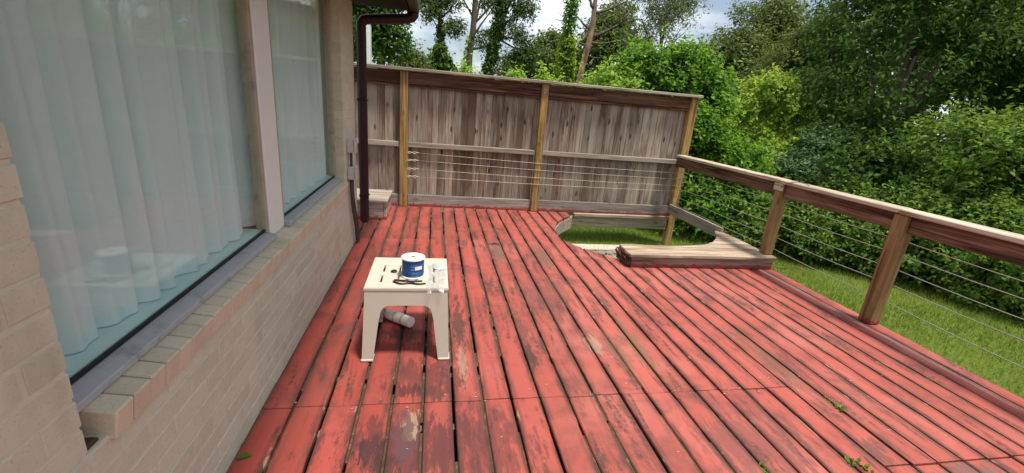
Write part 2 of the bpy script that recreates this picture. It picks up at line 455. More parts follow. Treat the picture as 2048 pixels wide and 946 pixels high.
M['young'] = mat_leaf('young_leaf', (0.09, 0.20, 0.025), (0.20, 0.36, 0.045), (0.36, 0.52, 0.09), 0.45)
M['vine'] = mat_leaf('vine_leaf', (0.065, 0.125, 0.018), (0.18, 0.30, 0.042), (0.42, 0.54, 0.10), 0.45, 0.6, 0.15)
M['dark'] = mat_leaf('dark_leaf', (0.010, 0.028, 0.007), (0.030, 0.072, 0.014), (0.12, 0.22, 0.038), 0.32, 0.6, 0.12)
M['greyg'] = mat_leaf('grey_green_leaf', (0.034, 0.070, 0.032), (0.072, 0.14, 0.060), (0.16, 0.27, 0.11), 0.25, 0.6, 0.12)
M['hedge'] = mat_leaf('hedge_leaf', (0.018, 0.052, 0.010), (0.065, 0.14, 0.024), (0.24, 0.36, 0.065), 0.42, 0.6, 0.15)
M['olive'] = mat_leaf('olive_leaf', (0.028, 0.050, 0.013), (0.070, 0.110, 0.026), (0.17, 0.22, 0.055), 0.34)
M['feather'] = mat_leaf('feathery_leaf', (0.060, 0.085, 0.045), (0.11, 0.15, 0.075), (0.19, 0.24, 0.12), 0.35)
M['pine'] = mat_leaf('pine_needle', (0.025, 0.048, 0.014), (0.058, 0.10, 0.025), (0.13, 0.20, 0.045), 0.28)
M['yellow'] = mat_plain('yellow_petal', (0.80, 0.50, 0.03), 0.6, 0.2)


def mat_blue_wire():
    t = MT('blue_wire')
    z = t.n('ShaderNodeSeparateXYZ', None, Vector=t.pos()).outputs['Z']
    wv = t.math('SINE', t.math('MULTIPLY', z, 1500.0))
    col = t.mix(t.step(wv, -1, 1), (0.008, 0.05, 0.18), (0.02, 0.12, 0.36))
    return t.done(t.bsdf(col, 0.35, 0.5, wv, 0.4, 0.002))


M['bluewire'] = mat_blue_wire()


# ------------------------------------------------------------------ mesh helpers
def link(name, me, mat, parent=None, loc=(0, 0, 0)):
    if mat is not None and not me.materials:
        me.materials.append(mat)
    o = bpy.data.objects.new(name, me)
    COL.objects.link(o)
    if parent is not None:
        o.parent = parent
        o.location = Vector(loc) - base_of(parent)
    else:
        o.location = loc
    return o


BASE = {}


def base_of(o):
    return BASE.get(o.name, Vector((0, 0, 0)))


def from_py(name, verts, faces, mat, parent=None, smooth=False, centre=True):
    """verts in world metres; the object's origin is put at the middle of its foot"""
    v = np.array(verts, float)
    c = np.array([(v[:, 0].min() + v[:, 0].max()) / 2, (v[:, 1].min() + v[:, 1].max()) / 2, v[:, 2].min()]) if centre else np.zeros(3)
    me = bpy.data.meshes.new(name)
    me.from_pydata([tuple(x) for x in (v - c)], [], [tuple(f) for f in faces])
    bm = bmesh.new()
    bm.from_mesh(me)
    bmesh.ops.recalc_face_normals(bm, faces=bm.faces)
    bm.to_mesh(me)
    bm.free()
    if smooth:
        for p in me.polygons:
            p.use_smooth = True
    o = link(name, me, mat, parent, tuple(c))
    BASE[o.name] = Vector(c)
    return o


def tag(o, label=None, cat=None, group=None, kind=None):
    if label:
        o['label'] = label
    if cat:
        o['category'] = cat
    if group:
        o['group'] = group
    if kind:
        o['kind'] = kind
    return o


def thing(name, loc, label=None, cat=None, group=None, kind=None):
    o = bpy.data.objects.new(name, None)
    COL.objects.link(o)
    o.location = loc
    o.empty_display_size = 0.1
    BASE[o.name] = Vector(loc)
    return tag(o, label, cat, group, kind)


def cbox(x0, x1, y0, y1, z0, z1, c=0.004):
    """chamfered box -> verts, faces"""
    lo = (x0, y0, z0)
    hi = (x1, y1, z1)
    c = min(c, (x1 - x0) * 0.3, (y1 - y0) * 0.3, (z1 - z0) * 0.3)
    idx = {}
    V = []
    for a in range(3):
        for s in [(i, j, k) for i in (0, 1) for j in (0, 1) for k in (0, 1)]:
            pnt = []
            for d in range(3):
                e = hi[d] if s[d] else lo[d]
                if d != a:
                    e += -c if s[d] else c
                pnt.append(e)
            idx[(a, s)] = len(V)
            V.append(tuple(pnt))
    F = []
    for a in range(3):
        b, d = [k for k in range(3) if k != a]
        for sa in (0, 1):
            f = []
            for sb, sd_ in ((0, 0), (1, 0), (1, 1), (0, 1)):
                s = [0, 0, 0]
                s[a], s[b], s[d] = sa, sb, sd_
                f.append(idx[(a, tuple(s))])
            F.append(f)
    for a in range(3):
        for b in range(a + 1, 3):
            d = 3 - a - b
            for sa in (0, 1):
                for sb in (0, 1):
                    s0 = [0, 0, 0]
                    s0[a], s0[b] = sa, sb
                    s1 = list(s0)
                    s1[d] = 1
                    F.append([idx[(a, tuple(s0))], idx[(a, tuple(s1))], idx[(b, tuple(s1))], idx[(b, tuple(s0))]])
    for s in [(i, j, k) for i in (0, 1) for j in (0, 1) for k in (0, 1)]:
        F.append([idx[(0, s)], idx[(1, s)], idx[(2, s)]])
    return V, F


def box(name, x0, x1, y0, y1, z0, z1, mat, parent=None, c=0.004):
    V, F = cbox(x0, x1, y0, y1, z0, z1, c)
    return from_py(name, V, F, mat, parent)


def join(parts):
    V, F = [], []
    for v, f in parts:
        n = len(V)
        V += list(v)
        F += [[i + n for i in q] for q in f]
    return V, F


def prism(poly, z0, z1, axis='z', ch=0.0):
    """poly = list of 2D points; axis z -> (x,y), axis y -> (x,z), axis x -> (y,z)"""
    n = len(poly)

    def P(a, b, h):
        return (a, b, h) if axis == 'z' else ((a, h, b) if axis == 'y' else (h, a, b))
    V = [P(a, b, z0) for a, b in poly] + [P(a, b, z1) for a, b in poly]
    F = [list(range(n)), list(range(n, 2 * n))]
    for i in range(n):
        j = (i + 1) % n
        F.append([i, j, n + j, n + i])
    return V, F


def tube(pts, rad, sides=8, caps=True):
    pts = [Vector(p) for p in pts]
    n = len(pts)
    if not isinstance(rad, (list, tuple)):
        rad = [rad] * n
    V, F = [], []
    t0 = (pts[1] - pts[0]).normalized()
    ref = Vector((0, 0, 1)) if abs(t0.z) < 0.9 else Vector((1, 0, 0))
    nrm = t0.cross(ref).normalized()
    for i in range(n):
        t = (pts[min(i + 1, n - 1)] - pts[max(i - 1, 0)]).normalized()
        nrm = (nrm - t * nrm.dot(t)).normalized()
        bn = t.cross(nrm)
        for k in range(sides):
            a = 2 * math.pi * k / sides
            V.append(tuple(pts[i] + (nrm * math.cos(a) + bn * math.sin(a)) * rad[i]))
    for i in range(n - 1):
        for k in range(sides):
            k2 = (k + 1) % sides
            F.append([i * sides + k, i * sides + k2, (i + 1) * sides + k2, (i + 1) * sides + k])
    if caps:
        F.append(list(range(sides)))
        F.append(list(range((n - 1) * sides, n * sides)))
    return V, F


def lathe(prof, centre, axis=Vector((0, 0, 1)), sides=28):
    axis = axis.normalized()
    a = axis.orthogonal().normalized()
    b = axis.cross(a)
    c = Vector(centre)
    V, F = [], []
    for r, h in prof:
        for k in range(sides):
            t = 2 * math.pi * k / sides
            V.append(tuple(c + axis * h + (a * math.cos(t) + b * math.sin(t)) * max(r, 0.0002)))
    n = len(prof)
    for i in range(n - 1):
        for k in range(sides):
            k2 = (k + 1) % sides
            F.append([i * sides + k, i * sides + k2, (i + 1) * sides + k2, (i + 1) * sides + k])
    F.append(list(range(sides)))
    F.append(list(range((n - 1) * sides, n * sides)))
    return V, F


def interp(tab, x):
    xs = [a for a, b in tab]
    ys = [b for a, b in tab]
    return float(np.interp(x, xs, ys))


# ------------------------------------------------------------------ ground and lawn
GZ = -0.47
ground = from_py('lawn_ground', [(-300, -300, GZ), (300, -300, GZ), (300, 300, GZ), (-300, 300, GZ)], [[0, 1, 2, 3]], M['ground'])
tag(ground, 'green lawn and earth around the raised deck', 'lawn', kind='structure')


def quad_mesh(name, V, tint, mat, parent=None, loc=(0, 0, 0), nv=4):
    """V: (n, nv, 3) array in world metres"""
    n = V.shape[0]
    me = bpy.data.meshes.new(name)
    me.vertices.add(n * nv)
    me.vertices.foreach_set('co', (V - np.array(loc)).astype(np.float32).ravel())
    me.loops.add(n * nv)
    me.loops.foreach_set('vertex_index', np.arange(n * nv, dtype=np.int32))
    me.polygons.add(n)
    me.polygons.foreach_set('loop_start', np.arange(0, n * nv, nv, dtype=np.int32))
    try:
        me.polygons.foreach_set('loop_total', np.full(n, nv, dtype=np.int32))
    except Exception:
        pass
    at = me.attributes.new('tint', 'FLOAT', 'FACE')
    at.data.foreach_set('value', tint.astype(np.float32))
    me.update()
    me.validate()
    return link(name, me, mat, parent, loc)


def make_grass():
    n = 130000
    x = NR.uniform(1.4, 9.0, n)
    y = NR.uniform(0.2, 9.0, n)
    # denser where the camera looks past the deck edge or through the round opening
    keep = ((x > 3.72) & (x < 7.6)) | ((x < 3.72) & (y > 4.2) & (y < 7.6))
    x, y = x[keep], y[keep]
    m = len(x)
    h = NR.uniform(0.03, 0.075, m)
    a = NR.uniform(0, 2 * np.pi, m)
    wd = NR.uniform(0.003, 0.006, m)
    ln = NR.normal(0, 0.02, (m, 2))
    V = np.zeros((m, 3, 3))
    V[:, 0] = np.stack([x - wd * np.cos(a), y - wd * np.sin(a), np.full(m, GZ)], 1)
    V[:, 1] = np.stack([x + wd * np.cos(a), y + wd * np.sin(a), np.full(m, GZ)], 1)
    V[:, 2] = np.stack([x + ln[:, 0], y + ln[:, 1], GZ + h], 1)
    patch = 0.46 + 0.34 * np.sin(x * 2.1 + 1.3 * np.sin(y * 1.7)) + 0.2 * np.sin(y * 3.3 + x)
    tint = np.clip(patch * 0.8 + NR.normal(0, 0.2, m), 0, 1)
    g = quad_mesh('grass', V, tint, M['grass'], nv=3)
    tag(g, 'short mown green grass beside and below the deck', 'grass', kind='stuff')


make_grass()

# ------------------------------------------------------------------ the deck
deck = thing('deck', (1.4, 2.2, -0.04), 'weathered red painted plank deck', 'deck', kind='structure')
NEAR = [(1.525, 4.76), (1.545, 4.68), (1.58, 4.59), (1.63, 4.50), (1.69, 4.41), (1.784, 4.295), (1.87, 4.19), (1.961, 4.084), (2.02, 3.99), (2.1, 3.985), (4.0, 3.985)]
FAR = [(1.52, 4.75), (1.527, 4.92), (1.54, 5.07), (1.572, 5.23), (1.63, 5.39), (1.71, 5.55), (1.81, 5.70), (1.92, 5.83), (2.02, 5.95), (2.075, 6.13)]
DX0, PIT, GAP = 0.131, 0.155, 0.0145
DECK_FAR = 6.128
ncol = 0


def board(x0, x1, ya, yb, cut_near=None, cut_far=None):
    """one deck board piece, tilted and lifted by a millimetre or so"""
    dz = rnd.uniform(-0.0025, 0.0015)
    if cut_near is None and cut_far is None:
        V, F = cbox(x0, x1, ya, yb, -0.036, 0.0, 0.005)
    else:
        xs = np.linspace(x0, x1, 7)
        if cut_near is not None:
            poly = [(x0, ya)] + [(x1, ya)] + [(x, interp(NEAR, x) + rnd.uniform(-.004, .004)) for x in xs[::-1]]
        else:
            poly = [(x1, yb), (x0, yb)] + [(x, interp(FAR, x) + rnd.uniform(-.004, .004)) for x in xs]
        V, F = prism(poly, -0.036, 0.0)
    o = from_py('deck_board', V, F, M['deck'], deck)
    o.location.z += dz
    o.rotation_euler.y = rnd.uniform(-0.006, 0.006)
    o.rotation_euler.z = rnd.uniform(-0.0006, 0.0006)
    return o


gaps = []
k = -6
while True:
    xa = DX0 + PIT * k
    xb = xa + PIT
    x0 = max(xa + GAP / 2, -0.786)
    x1 = xb - GAP / 2
    last = False
    if x1 > 3.665:
        x1 = 3.672
        last = True
    jj = rnd.uniform(-0.004, 0.004)
    if xa > 2.0:
        joints = [-1.3, 1.30 + jj]
    elif xa > 1.2:
        joints = [-1.6, 1.90 + jj, 4.05 + jj]
    else:
        joints = [-1.0, 1.90 + jj, 4.60 + jj]
    ys = [-1.8] + joints
    xm = (x0 + x1) / 2
    if xm < 1.50:
        end = DECK_FAR
        cut = None
    else:
        end = None
    seq = ys + ([end] if end else [])
    for i in range(len(seq) - 1):
        board(x0, x1, seq[i] + 0.003, seq[i + 1] - 0.003)
    if end is None:
        if interp(NEAR, xm) - seq[-1] < 0.12:
            seq.pop()
            ob = [o for o in deck.children][-1]
            bpy.data.objects.remove(ob, do_unlink=True)
        board(x0, x1, seq[-1] + 0.002, None, cut_near=True)
        if xm < 2.06:
            board(x0, min(x1, 2.07), None, DECK_FAR, cut_far=True)
    gaps.append(xa)
    if last:
        break
    k += 1
# boards running on behind the corner of the house
for i in range(4):
    xb = -0.799 - 0.155 * i
    board(xb - 0.155 + GAP / 2, xb - GAP / 2, 4.70, DECK_FAR)

# debris and weathered dirt lying in the gaps
parts = []
for g in gaps[1:]:
    yend = DECK_FAR if g < 1.5 else interp(NEAR, g) - 0.02
    y = -0.5
    while y < yend - 0.1:
        L = rnd.uniform(0.08, 0.7)
        y2 = min(y + L, yend)
        if rnd.random() < 0.72:
            zt = -rnd.choice([0.010, 0.014, 0.02, 0.026])
            parts.append(cbox(g - GAP / 2 - 0.0005, g + GAP / 2 + 0.0005, y, y2, zt - 0.01, zt, 0.002))
        y = y2 + rnd.uniform(0.0, 0.12)
V, F = join(parts)
tag(from_py('gap_debris', V, F, M['dirt'], deck), kind='stuff')

# joists and rim
for jy in np.arange(-1.6, 6.1, 0.42):
    xr = 3.60
    if 4.0 < jy < 6.0:
        xr = interp([(a[1], a[0]) for a in FAR], jy) - 0.06 if jy > 4.75 else 1.5
    box('joist', -0.78, xr, jy - 0.019, jy + 0.019, -0.20, -0.040, M['joist'], deck)
box('rim_joist', 3.615, 3.655, -1.8, 4.0, -0.22, -0.040, M['stainy'], deck)
# curved blocking under the cut edge at the back of the round opening
cv = FAR[1:-1] + [(2.06, 6.05)]
poly = [(a + 0.012, b) for a, b in cv] + [(a - 0.03, b + 0.02) for a, b in cv[::-1]]
V, F = prism(poly, -0.21, -0.041)
from_py('curved_blocking', V, F, M['greyy'], deck, smooth=False)
under = from_py('under_deck_soil', [(-0.9, -1.8, GZ + .004), (3.55, -1.8, GZ + .004), (3.55, 3.9, GZ + .004), (1.7, 4.3, GZ + .004), (1.45, 4.9, GZ + .004), (1.5, 5.5, GZ + .004), (1.9, 6.1, GZ + .004), (-0.9, 6.1, GZ + .004)], [list(range(8))], M['under'])
tag(under, 'bare shaded earth below the deck boards', 'soil', kind='structure')

# ------------------------------------------------------------------ the brick house
WX = -0.79
CR = 0.0775
PIL0, PIL1, HEND = 0.976, 4.07, 4.66
SILL = 0.62
EAVE = 2.29
house = thing('brick_house', (-1.1, 2.5, GZ), 'tan brick house wall with big curtained windows and dark eave', 'house')

BL, BH, BD = 0.2, 0.067, 0.095
proto = None
stretch, half = None, None


def brick_mesh(L, H, D):
    V, F = cbox(-D / 2, D / 2, -L / 2, L / 2, -H / 2, H / 2, 0.0025)
    me = bpy.data.meshes.new('brick')
    me.from_pydata(V, [], F)
    bm = bmesh.new()
    bm.from_mesh(me)
    bmesh.ops.recalc_face_normals(bm, faces=bm.faces)
    bm.to_mesh(me)
    bm.free()
    me.materials.append(M['brick'])
    return me


MES = {}
loose = []
nbrick = 0


def put_brick(y0, y1, z, single):
    global nbrick
    L = round(y1 - y0, 3)
    yc = (y0 + y1) / 2
    jx = rnd.uniform(-0.0015, 0.0015)
    if single and nbrick < 258:
        if L not in MES:
            MES[L] = brick_mesh(L, BH, BD)
        o = bpy.data.objects.new('brick', MES[L])
        COL.objects.link(o)
        o.parent = house
        o.location = Vector((WX - BD / 2 + jx, yc, z + BH / 2 + 0.005)) - base_of(house)
        o.rotation_euler = (0, rnd.uniform(-.006, .006), rnd.uniform(-.006, .006))
        nbrick += 1
    else:
        loose.append(cbox(WX - BD + jx, WX + jx, y0, y1, z + 0.005, z + 0.005 + BH, 0.004))


def course(ya, yb, z, odd, single):
    y = ya
    first = True
    while y < yb - 0.02:
        L = 0.095 if (first and odd) else 0.2
        y1 = min(y + L, yb)
        if yb - y1 < 0.03:
            y1 = yb
        put_brick(round(y, 3), round(y1, 3), z, single(y, y1, z))
        y = y1 + 0.0105
        first = False


# far pillar first (best seen), then the low wall under the windows, then the near pillar
for i in range(8, 30):
    course(PIL1, HEND, i * CR, i % 2, lambda a, b, z: True)
for i in range(0, 8):
    course(PIL0, HEND, i * CR, i % 2, lambda a, b, z: b > 1.15)
for i in range(-6, 0):
    course(-2.0, HEND, i * CR, i % 2, lambda a, b, z: False)
for i in range(0, 30):
    # built from the pillar's edge back towards the viewer
    y = PIL0 - (0.0 if i >= 8 else 0.0105)
    first = True
    while y > -2.0:
        L = 0.095 if (first and i % 2) else 0.2
        put_brick(round(y - L, 3), round(y, 3), i * CR, y > 0.75 and 2 < i < 19)
        y -= L + 0.0105
        first = False
V, F = join(loose)
tag(from_py('brick_field', V, F, M['brick'], house), kind='stuff')
# mortar bodies behind the faces (joints stay recessed)
mort = [cbox(-1.2, WX - 0.0028, -2.0, HEND - 0.005, GZ, SILL, 0.001),
        cbox(-0.93, WX - 0.0028, PIL1 + 0.005, HEND - 0.005, SILL + 0.001, 2.33, 0.001),
        cbox(-0.93, WX - 0.0028, -2.0, PIL0 - 0.005, SILL + 0.001, 2.33, 0.001),
        cbox(-1.2, WX - 0.03, PIL0, PIL1, 2.26, 2.33, 0.001)]
V, F = join(mort)
from_py('mortar', V, F, M['mortar'], house)
# sloping rowlock sill bricks
rl = None
y = PIL0 + 0.098
kk = 0
while y < 4.10:
    V, F = cbox(-0.089, 0.089, -0.0335, 0.0335, -0.043, 0.043, 0.005)
    if rl is None:
        rl = bpy.data.meshes.new('sill_brick')
        rl.from_pydata(V, [], F)
        rl.materials.append(M['rowlock'])
        bm = bmesh.new()
        bm.from_mesh(rl)
        bmesh.ops.recalc_face_normals(bm, faces=bm.faces)
        bm.to_mesh(rl)
        bm.free()
    o = bpy.data.objects.new('sill_brick', rl)
    COL.objects.link(o)
    o.parent = house
    o.location = Vector((-0.858 + rnd.uniform(-.002, .002), y, 0.655 + rnd.uniform(-.002, .002))) - base_of(house)
    o.rotation_euler = (rnd.uniform(-.01, .01), R(9), rnd.uniform(-.008, .008))
    y += 0.0735
V, F = cbox(-0.94, -0.783, PIL0 + 0.068, 4.09, 0.60, 0.684, 0.003)
V = [(a, b, c_ + (0.0 if c_ < 0.65 else (-0.158 * (a + 0.86) + 0.006))) for a, b, c_ in V]
from_py('sill_mortar', V, F, M['mortar'], house)
# broken pocket where the last sill brick is missing
box('broken_brick', -0.93, -0.80, PIL0 + 0.002, PIL0 + 0.055, 0.60, 0.628, M['cavity'], house, 0.012)

# interior shell so that the curtains hang before a closed room
box('room_wall', -3.2, -3.1, 0.0, 4.6, 0.0, 2.32, M['room'], house)
box('room_floor', -3.1, -1.2, 0.0, 4.6, -0.02, 0.0, M['room'], house)
box('room_ceiling', -3.2, -1.0, -2.0, 4.655, 2.335, 2.36, M['room'], house)
box('room_side', -3.1, -1.2, 4.55, 4.65, 0.0, 2.33, M['room'], house)
box('room_side', -3.1, -1.2, -0.1, 0.0, 0.0, 2.33, M['room'], house)

# windows
GX = -0.885


def window(y0, y1, name='window'):
    f = thing(name, (GX, (y0 + y1) / 2, 0.74))
    f.parent = house
    f.location = Vector((GX, (y0 + y1) / 2, 0.74)) - base_of(house)
    box('pane', GX - 0.004, GX + 0.004, y0, y1, 0.752, 2.24, M['glass'], f, 0.001)
    box('gasket', GX + 0.005, GX + 0.014, y0, y1, 0.742, 0.757, M['gasket'], f, 0.002)
    box('jamb', GX - 0.03, GX + 0.022, y1 + 0.001, y1 + 0.032, 0.735, 2.25, M['tan'], f, 0.004)
    box('jamb', GX - 0.03, GX + 0.022, y0 - 0.032, y0 - 0.001, 0.735, 2.25, M['tan'], f, 0.004)
    box('head', GX - 0.03, GX + 0.022, y0, y1, 2.235, 2.26, M['tan'], f, 0.004)
    V, F = cbox(GX - 0.02, GX + 0.058, y0 - 0.03, y1 + 0.03, 0.700, 0.741, 0.003)
    V = [(a, b, c_ - (0.018 * (a - GX + 0.02) / 0.078 if c_ > 0.72 else 0)) for a, b, c_ in V]
    from_py('sill', V, F, M['sillmetal'], f)
    box('inner_sill', GX - 0.19, GX - 0.008, y0 - 0.02, y1 + 0.02, 0.735, 0.752, M['mint'], f, 0.003)
    return f


w1 = window(1.02, 2.376)
w2 = window(2.66, 4.036)
# wide white mullion between the two windows
mu = box('mullion', -0.93, -0.857, 2.412, 2.624, 0.700, 2.27, M['white'], house, 0.006)

# eave: soffit, fascia, gutter, roof
box('soffit', -0.785, -0.30, -2.0, 4.78, 2.275, 2.292, M['soffit'], house, 0.002)
box('fascia', -0.30, -0.275, -2.0, 4.78, 2.25, 2.46, M['soffit'], house, 0.003)
prof = [(-0.274, 2.44), (-0.272, 2.265), (-0.262, 2.255), (-0.20, 2.255), (-0.185, 2.28), (-0.178, 2.38), (-0.165, 2.44), (-0.170, 2.445), (-0.184, 2.38), (-0.190, 2.285), (-0.204, 2.261), (-0.258, 2.261), (-0.266, 2.27), (-0.268, 2.44)]
V, F = prism(prof, -2.0, 4.80, 'y')
from_py('gutter', V, F, M['purple'], house)
V, F = prism([(-0.23, 2.455), (-0.23, 2.475), (-4.5, 3.75), (-4.5, 3.70), (-0.30, 2.46)], -2.0, 4.86, 'y')
from_py('roof', V, F, M['shingle'], house)
V, F = prism([(-0.80, 2.293), (-0.31, 2.293), (-0.31, 2.455), (-4.0, 3.55), (-4.0, 2.36)], 4.66, 4.70, 'y')
from_py('gable_board', V, F, M['soffit'], house)
for i, (ya, yb) in enumerate(((-2.0, -1.95),)):
    box('end_wall', -3.2, -1.2, ya, yb, GZ, 2.33, M['mortar'], house)

# curtains


def curtain(y0, y1, label, seed, amp=0.062, gapdark=True):
    rg = random.Random(seed)
    n = 260
    zs = [0.755, 0.80, 1.0, 1.3, 1.7, 2.1, 2.30]
    ph = [rg.uniform(0, 6.28) for _ in range(4)]
    V, F = [], []
    for j, z in enumerate(zs):
        for i in range(n):
            u = i / (n - 1)
            y = y0 + (y1 - y0) * u
            s = u * (y1 - y0)
            th = 2 * math.pi * s / 0.165 + ph[0] + 2.2 * math.sin(s * 5.5 + ph[1]) + 1.3 * math.sin(s * 13 + ph[3]) + 0.25 * (z - 1.5) * math.sin(s * 9)
            v = (0.5 - 0.5 * math.cos(th)) ** 1.2 * (0.75 + 0.25 * math.sin(s * 7.3 + ph[2]))
            f2 = math.sin(2 * math.pi * s / 0.083 + ph[2] + 0.9 * math.sin(s * 9 + ph[3]))
            x = -0.935 - 0.125 * v * (0.75 + 0.25 * math.sin(z * 1.7 + s * 4)) - 0.012 * f2
            V.append((x, y + 0.010 * math.sin(th) + 0.004 * math.sin(z * 3), z))
    for j in range(len(zs) - 1):
        for i in range(n - 1):
            F.append([j * n + i, j * n + i + 1, (j + 1) * n + i + 1, (j + 1) * n + i])
    o = from_py('curtain', V, F, M['curtain'], smooth=True)
    tag(o, label, 'curtain', 'sheer curtains behind the house windows')


curtain(0.93, 2.73, 'pale sheer curtain with deep folds behind the nearer window', 3)
curtain(2.76, 4.53, 'pale sheer curtain behind the farther window beside the downspout', 8)

# downspout
ds = thing('downspout', (-0.725, 4.735, 0.0), 'dark plum metal downspout with elbow at the house corner', 'downspout')
V, F = cbox(-0.772, -0.684, 4.70, 4.785, 0.13, 2.06, 0.022)
from_py('pipe', V, F, M['purple'], ds)


def ribbed(pts, r0_, n=44):
    P = [Vector(p) for p in pts]
    d = [0]
    for a, b in zip(P, P[1:]):
        d.append(d[-1] + (b - a).length)
    # smooth curve by chaikin
    for _ in range(3):
        Q = [P[0]]
        for a, b in zip(P, P[1:]):
            Q += [a * 0.75 + b * 0.25, a * 0.25 + b * 0.75]
        Q.append(P[-1])
        P = Q
    return P


P = ribbed([(-0.728, 4.742, 2.03), (-0.728, 4.742, 2.12), (-0.70, 4.745, 2.15), (-0.60, 4.75, 2.165), (-0.38, 4.75, 2.19), (-0.29, 4.75, 2.20), (-0.236, 4.745, 2.225), (-0.230, 4.742, 2.28)], 0.046)
# even resample with ribs
D = [0]
for a, b in zip(P, P[1:]):
    D.append(D[-1] + (b - a).length)
S = np.linspace(0, D[-1], 70)
PX = [np.interp(S, D, [p[i] for p in P]) for i in range(3)]
PP = [(PX[0][i], PX[1][i], PX[2][i]) for i in range(70)]
RR = [0.046 + 0.0022 * math.sin(i * 1.57) * (1 if (4 < i < 22 or i > 52) else 0) for i in range(70)]
V, F = tube(PP, RR, 14)
from_py('elbow', V, F, M['purple'], ds, smooth=True)
box('strap', -0.778, -0.678, 4.694, 4.792, 1.40, 1.425, M['purple'], ds, 0.01)
box('strap', -0.778, -0.678, 4.694, 4.792, 0.42, 0.445, M['purple'], ds, 0.01)

# electrical boxes with conduits
for (z0, z1, lab) in ((0.945, 1.065, 'small grey electrical box on brick pillar, upper of two'), (0.695, 0.815, 'small grey electrical box on brick pillar, lower of two, above the conduits')):
    e = thing('electrical_box', (-0.76, 4.24, z0), lab, 'electrical box', 'grey electrical boxes on the pillar')
    box('case', -0.789, -0.728, 4.19, 4.29, z0, z1, M['greybox'], e, 0.006)
    box('cover', -0.7275, -0.716, 4.182, 4.298, z0 - 0.006, z1 + 0.006, M['greybox'], e, 0.004)
    V, F = lathe([(0.006, 0), (0.006, 0.003)], (-0.716, 4.24, z1 - 0.02), Vector((1, 0, 0)), 10)
    from_py('screw', V, F, M['conduit'], e)
for lab, pts, nm in (
    ('short dark conduit between the two grey boxes', [(-0.762, 4.24, 0.816), (-0.762, 4.24, 0.944)], 0.012),
    ('dark conduit running down the brick from lower box, nearer one', [(-0.762, 4.215, 0.694), (-0.762, 4.215, 0.52), (-0.755, 4.25, 0.36), (-0.755, 4.36, 0.2), (-0.755, 4.41, 0.0)], 0.014),
    ('dark conduit running down the brick from lower box, beside the downspout', [(-0.762, 4.265, 0.694), (-0.762, 4.27, 0.54), (-0.755, 4.33, 0.36), (-0.755, 4.44, 0.2), (-0.755, 4.48, 0.0)], 0.014),
):
    V, F = tube(ribbed(pts, 0), nm, 10)
    o = from_py('conduit', V, F, M['conduit'], smooth=True)
    tag(o, lab, 'conduit', 'conduits on the brick pillar')

# ------------------------------------------------------------------ the privacy fence
fence = thing('wooden_fence', (1.4, 6.12, 0.0), 'tall weathered plank privacy fence closing the end of the deck', 'fence')
PH = [(-0.465, -0.360), (1.415, 1.512), (3.655, 3.765)]
for i, (a, b) in enumerate(PH):
    bot = 0.004 if i < 2 else GZ - 0.05
    ptop = 1.786
    V, F = cbox(a, b, 6.045, 6.150, bot, ptop, 0.006)
    o = from_py('post', V, F, M['post'], fence)
V, F = cbox(-1.45, -1.345, 6.045, 6.15, 0.004, 1.786, 0.006)
from_py('post', V, F, M['post'], fence)
for a, b in ((-1.345, -0.465), (-0.360, 1.415), (1.512, 3.655)):
    x = a + 0.004
    while x < b - 0.03:
        wd = rnd.choice([0.138, 0.12, 0.10, 0.088, 0.128, 0.094])
        x1 = min(x + wd, b - 0.004)
        if b - x1 < 0.05:
            x1 = b - 0.004
        yo = rnd.uniform(-0.004, 0.005)
        V, F = cbox(x, x1, 6.136 + yo, 6.155 + yo, 0.03 + rnd.uniform(0, .015), 1.765 + rnd.uniform(-.01, .01), 0.003)
        o = from_py('fence_board', V, F, M['picket'], fence)
        o.rotation_euler.y = rnd.uniform(-0.0006, 0.0006)
        o.rotation_euler.z = rnd.uniform(-0.018, 0.018)
        x = x1 + rnd.choice([0.0006, 0.001, 0.0015, 0.002, 0.003])
    box('top_board', a + .002, b - .002, 6.086, 6.126, 1.628, 1.783, M['stainx'], fence)
    box('trim_strip', a + .002, b - .002, 6.098, 6.128, 1.596, 1.622, M['stainx'], fence)
    box('middle_rail', a + .002, b - .002, 6.070, 6.128, 0.822, 0.888, M['railx'], fence, 0.005)
    box('kick_board', a + .002, b - .002, 6.086, 6.126, 0.004, 0.165, M['botx'], fence, 0.005)
# cap boards, slightly uneven
for a, b, dz in ((-1.47, 1.10, 0.0), (1.103, 3.80, 0.003)):
    V, F = cbox(a, b, 6.000, 6.175, 1.7885 + dz, 1.826 + dz, 0.006)
    o = from_py('cap_board', V, F, M['railx'], fence)
# ledger and beam that show beside the round opening
box('ledger_board', 2.085, 3.650, 6.01, 6.084, -0.040, 0.004, M['beamx'], fence, 0.005)
box('skirt_beam', 2.07, 3.648, 6.075, 6.118, -0.212, -0.050, M['beamx'], fence, 0.005)
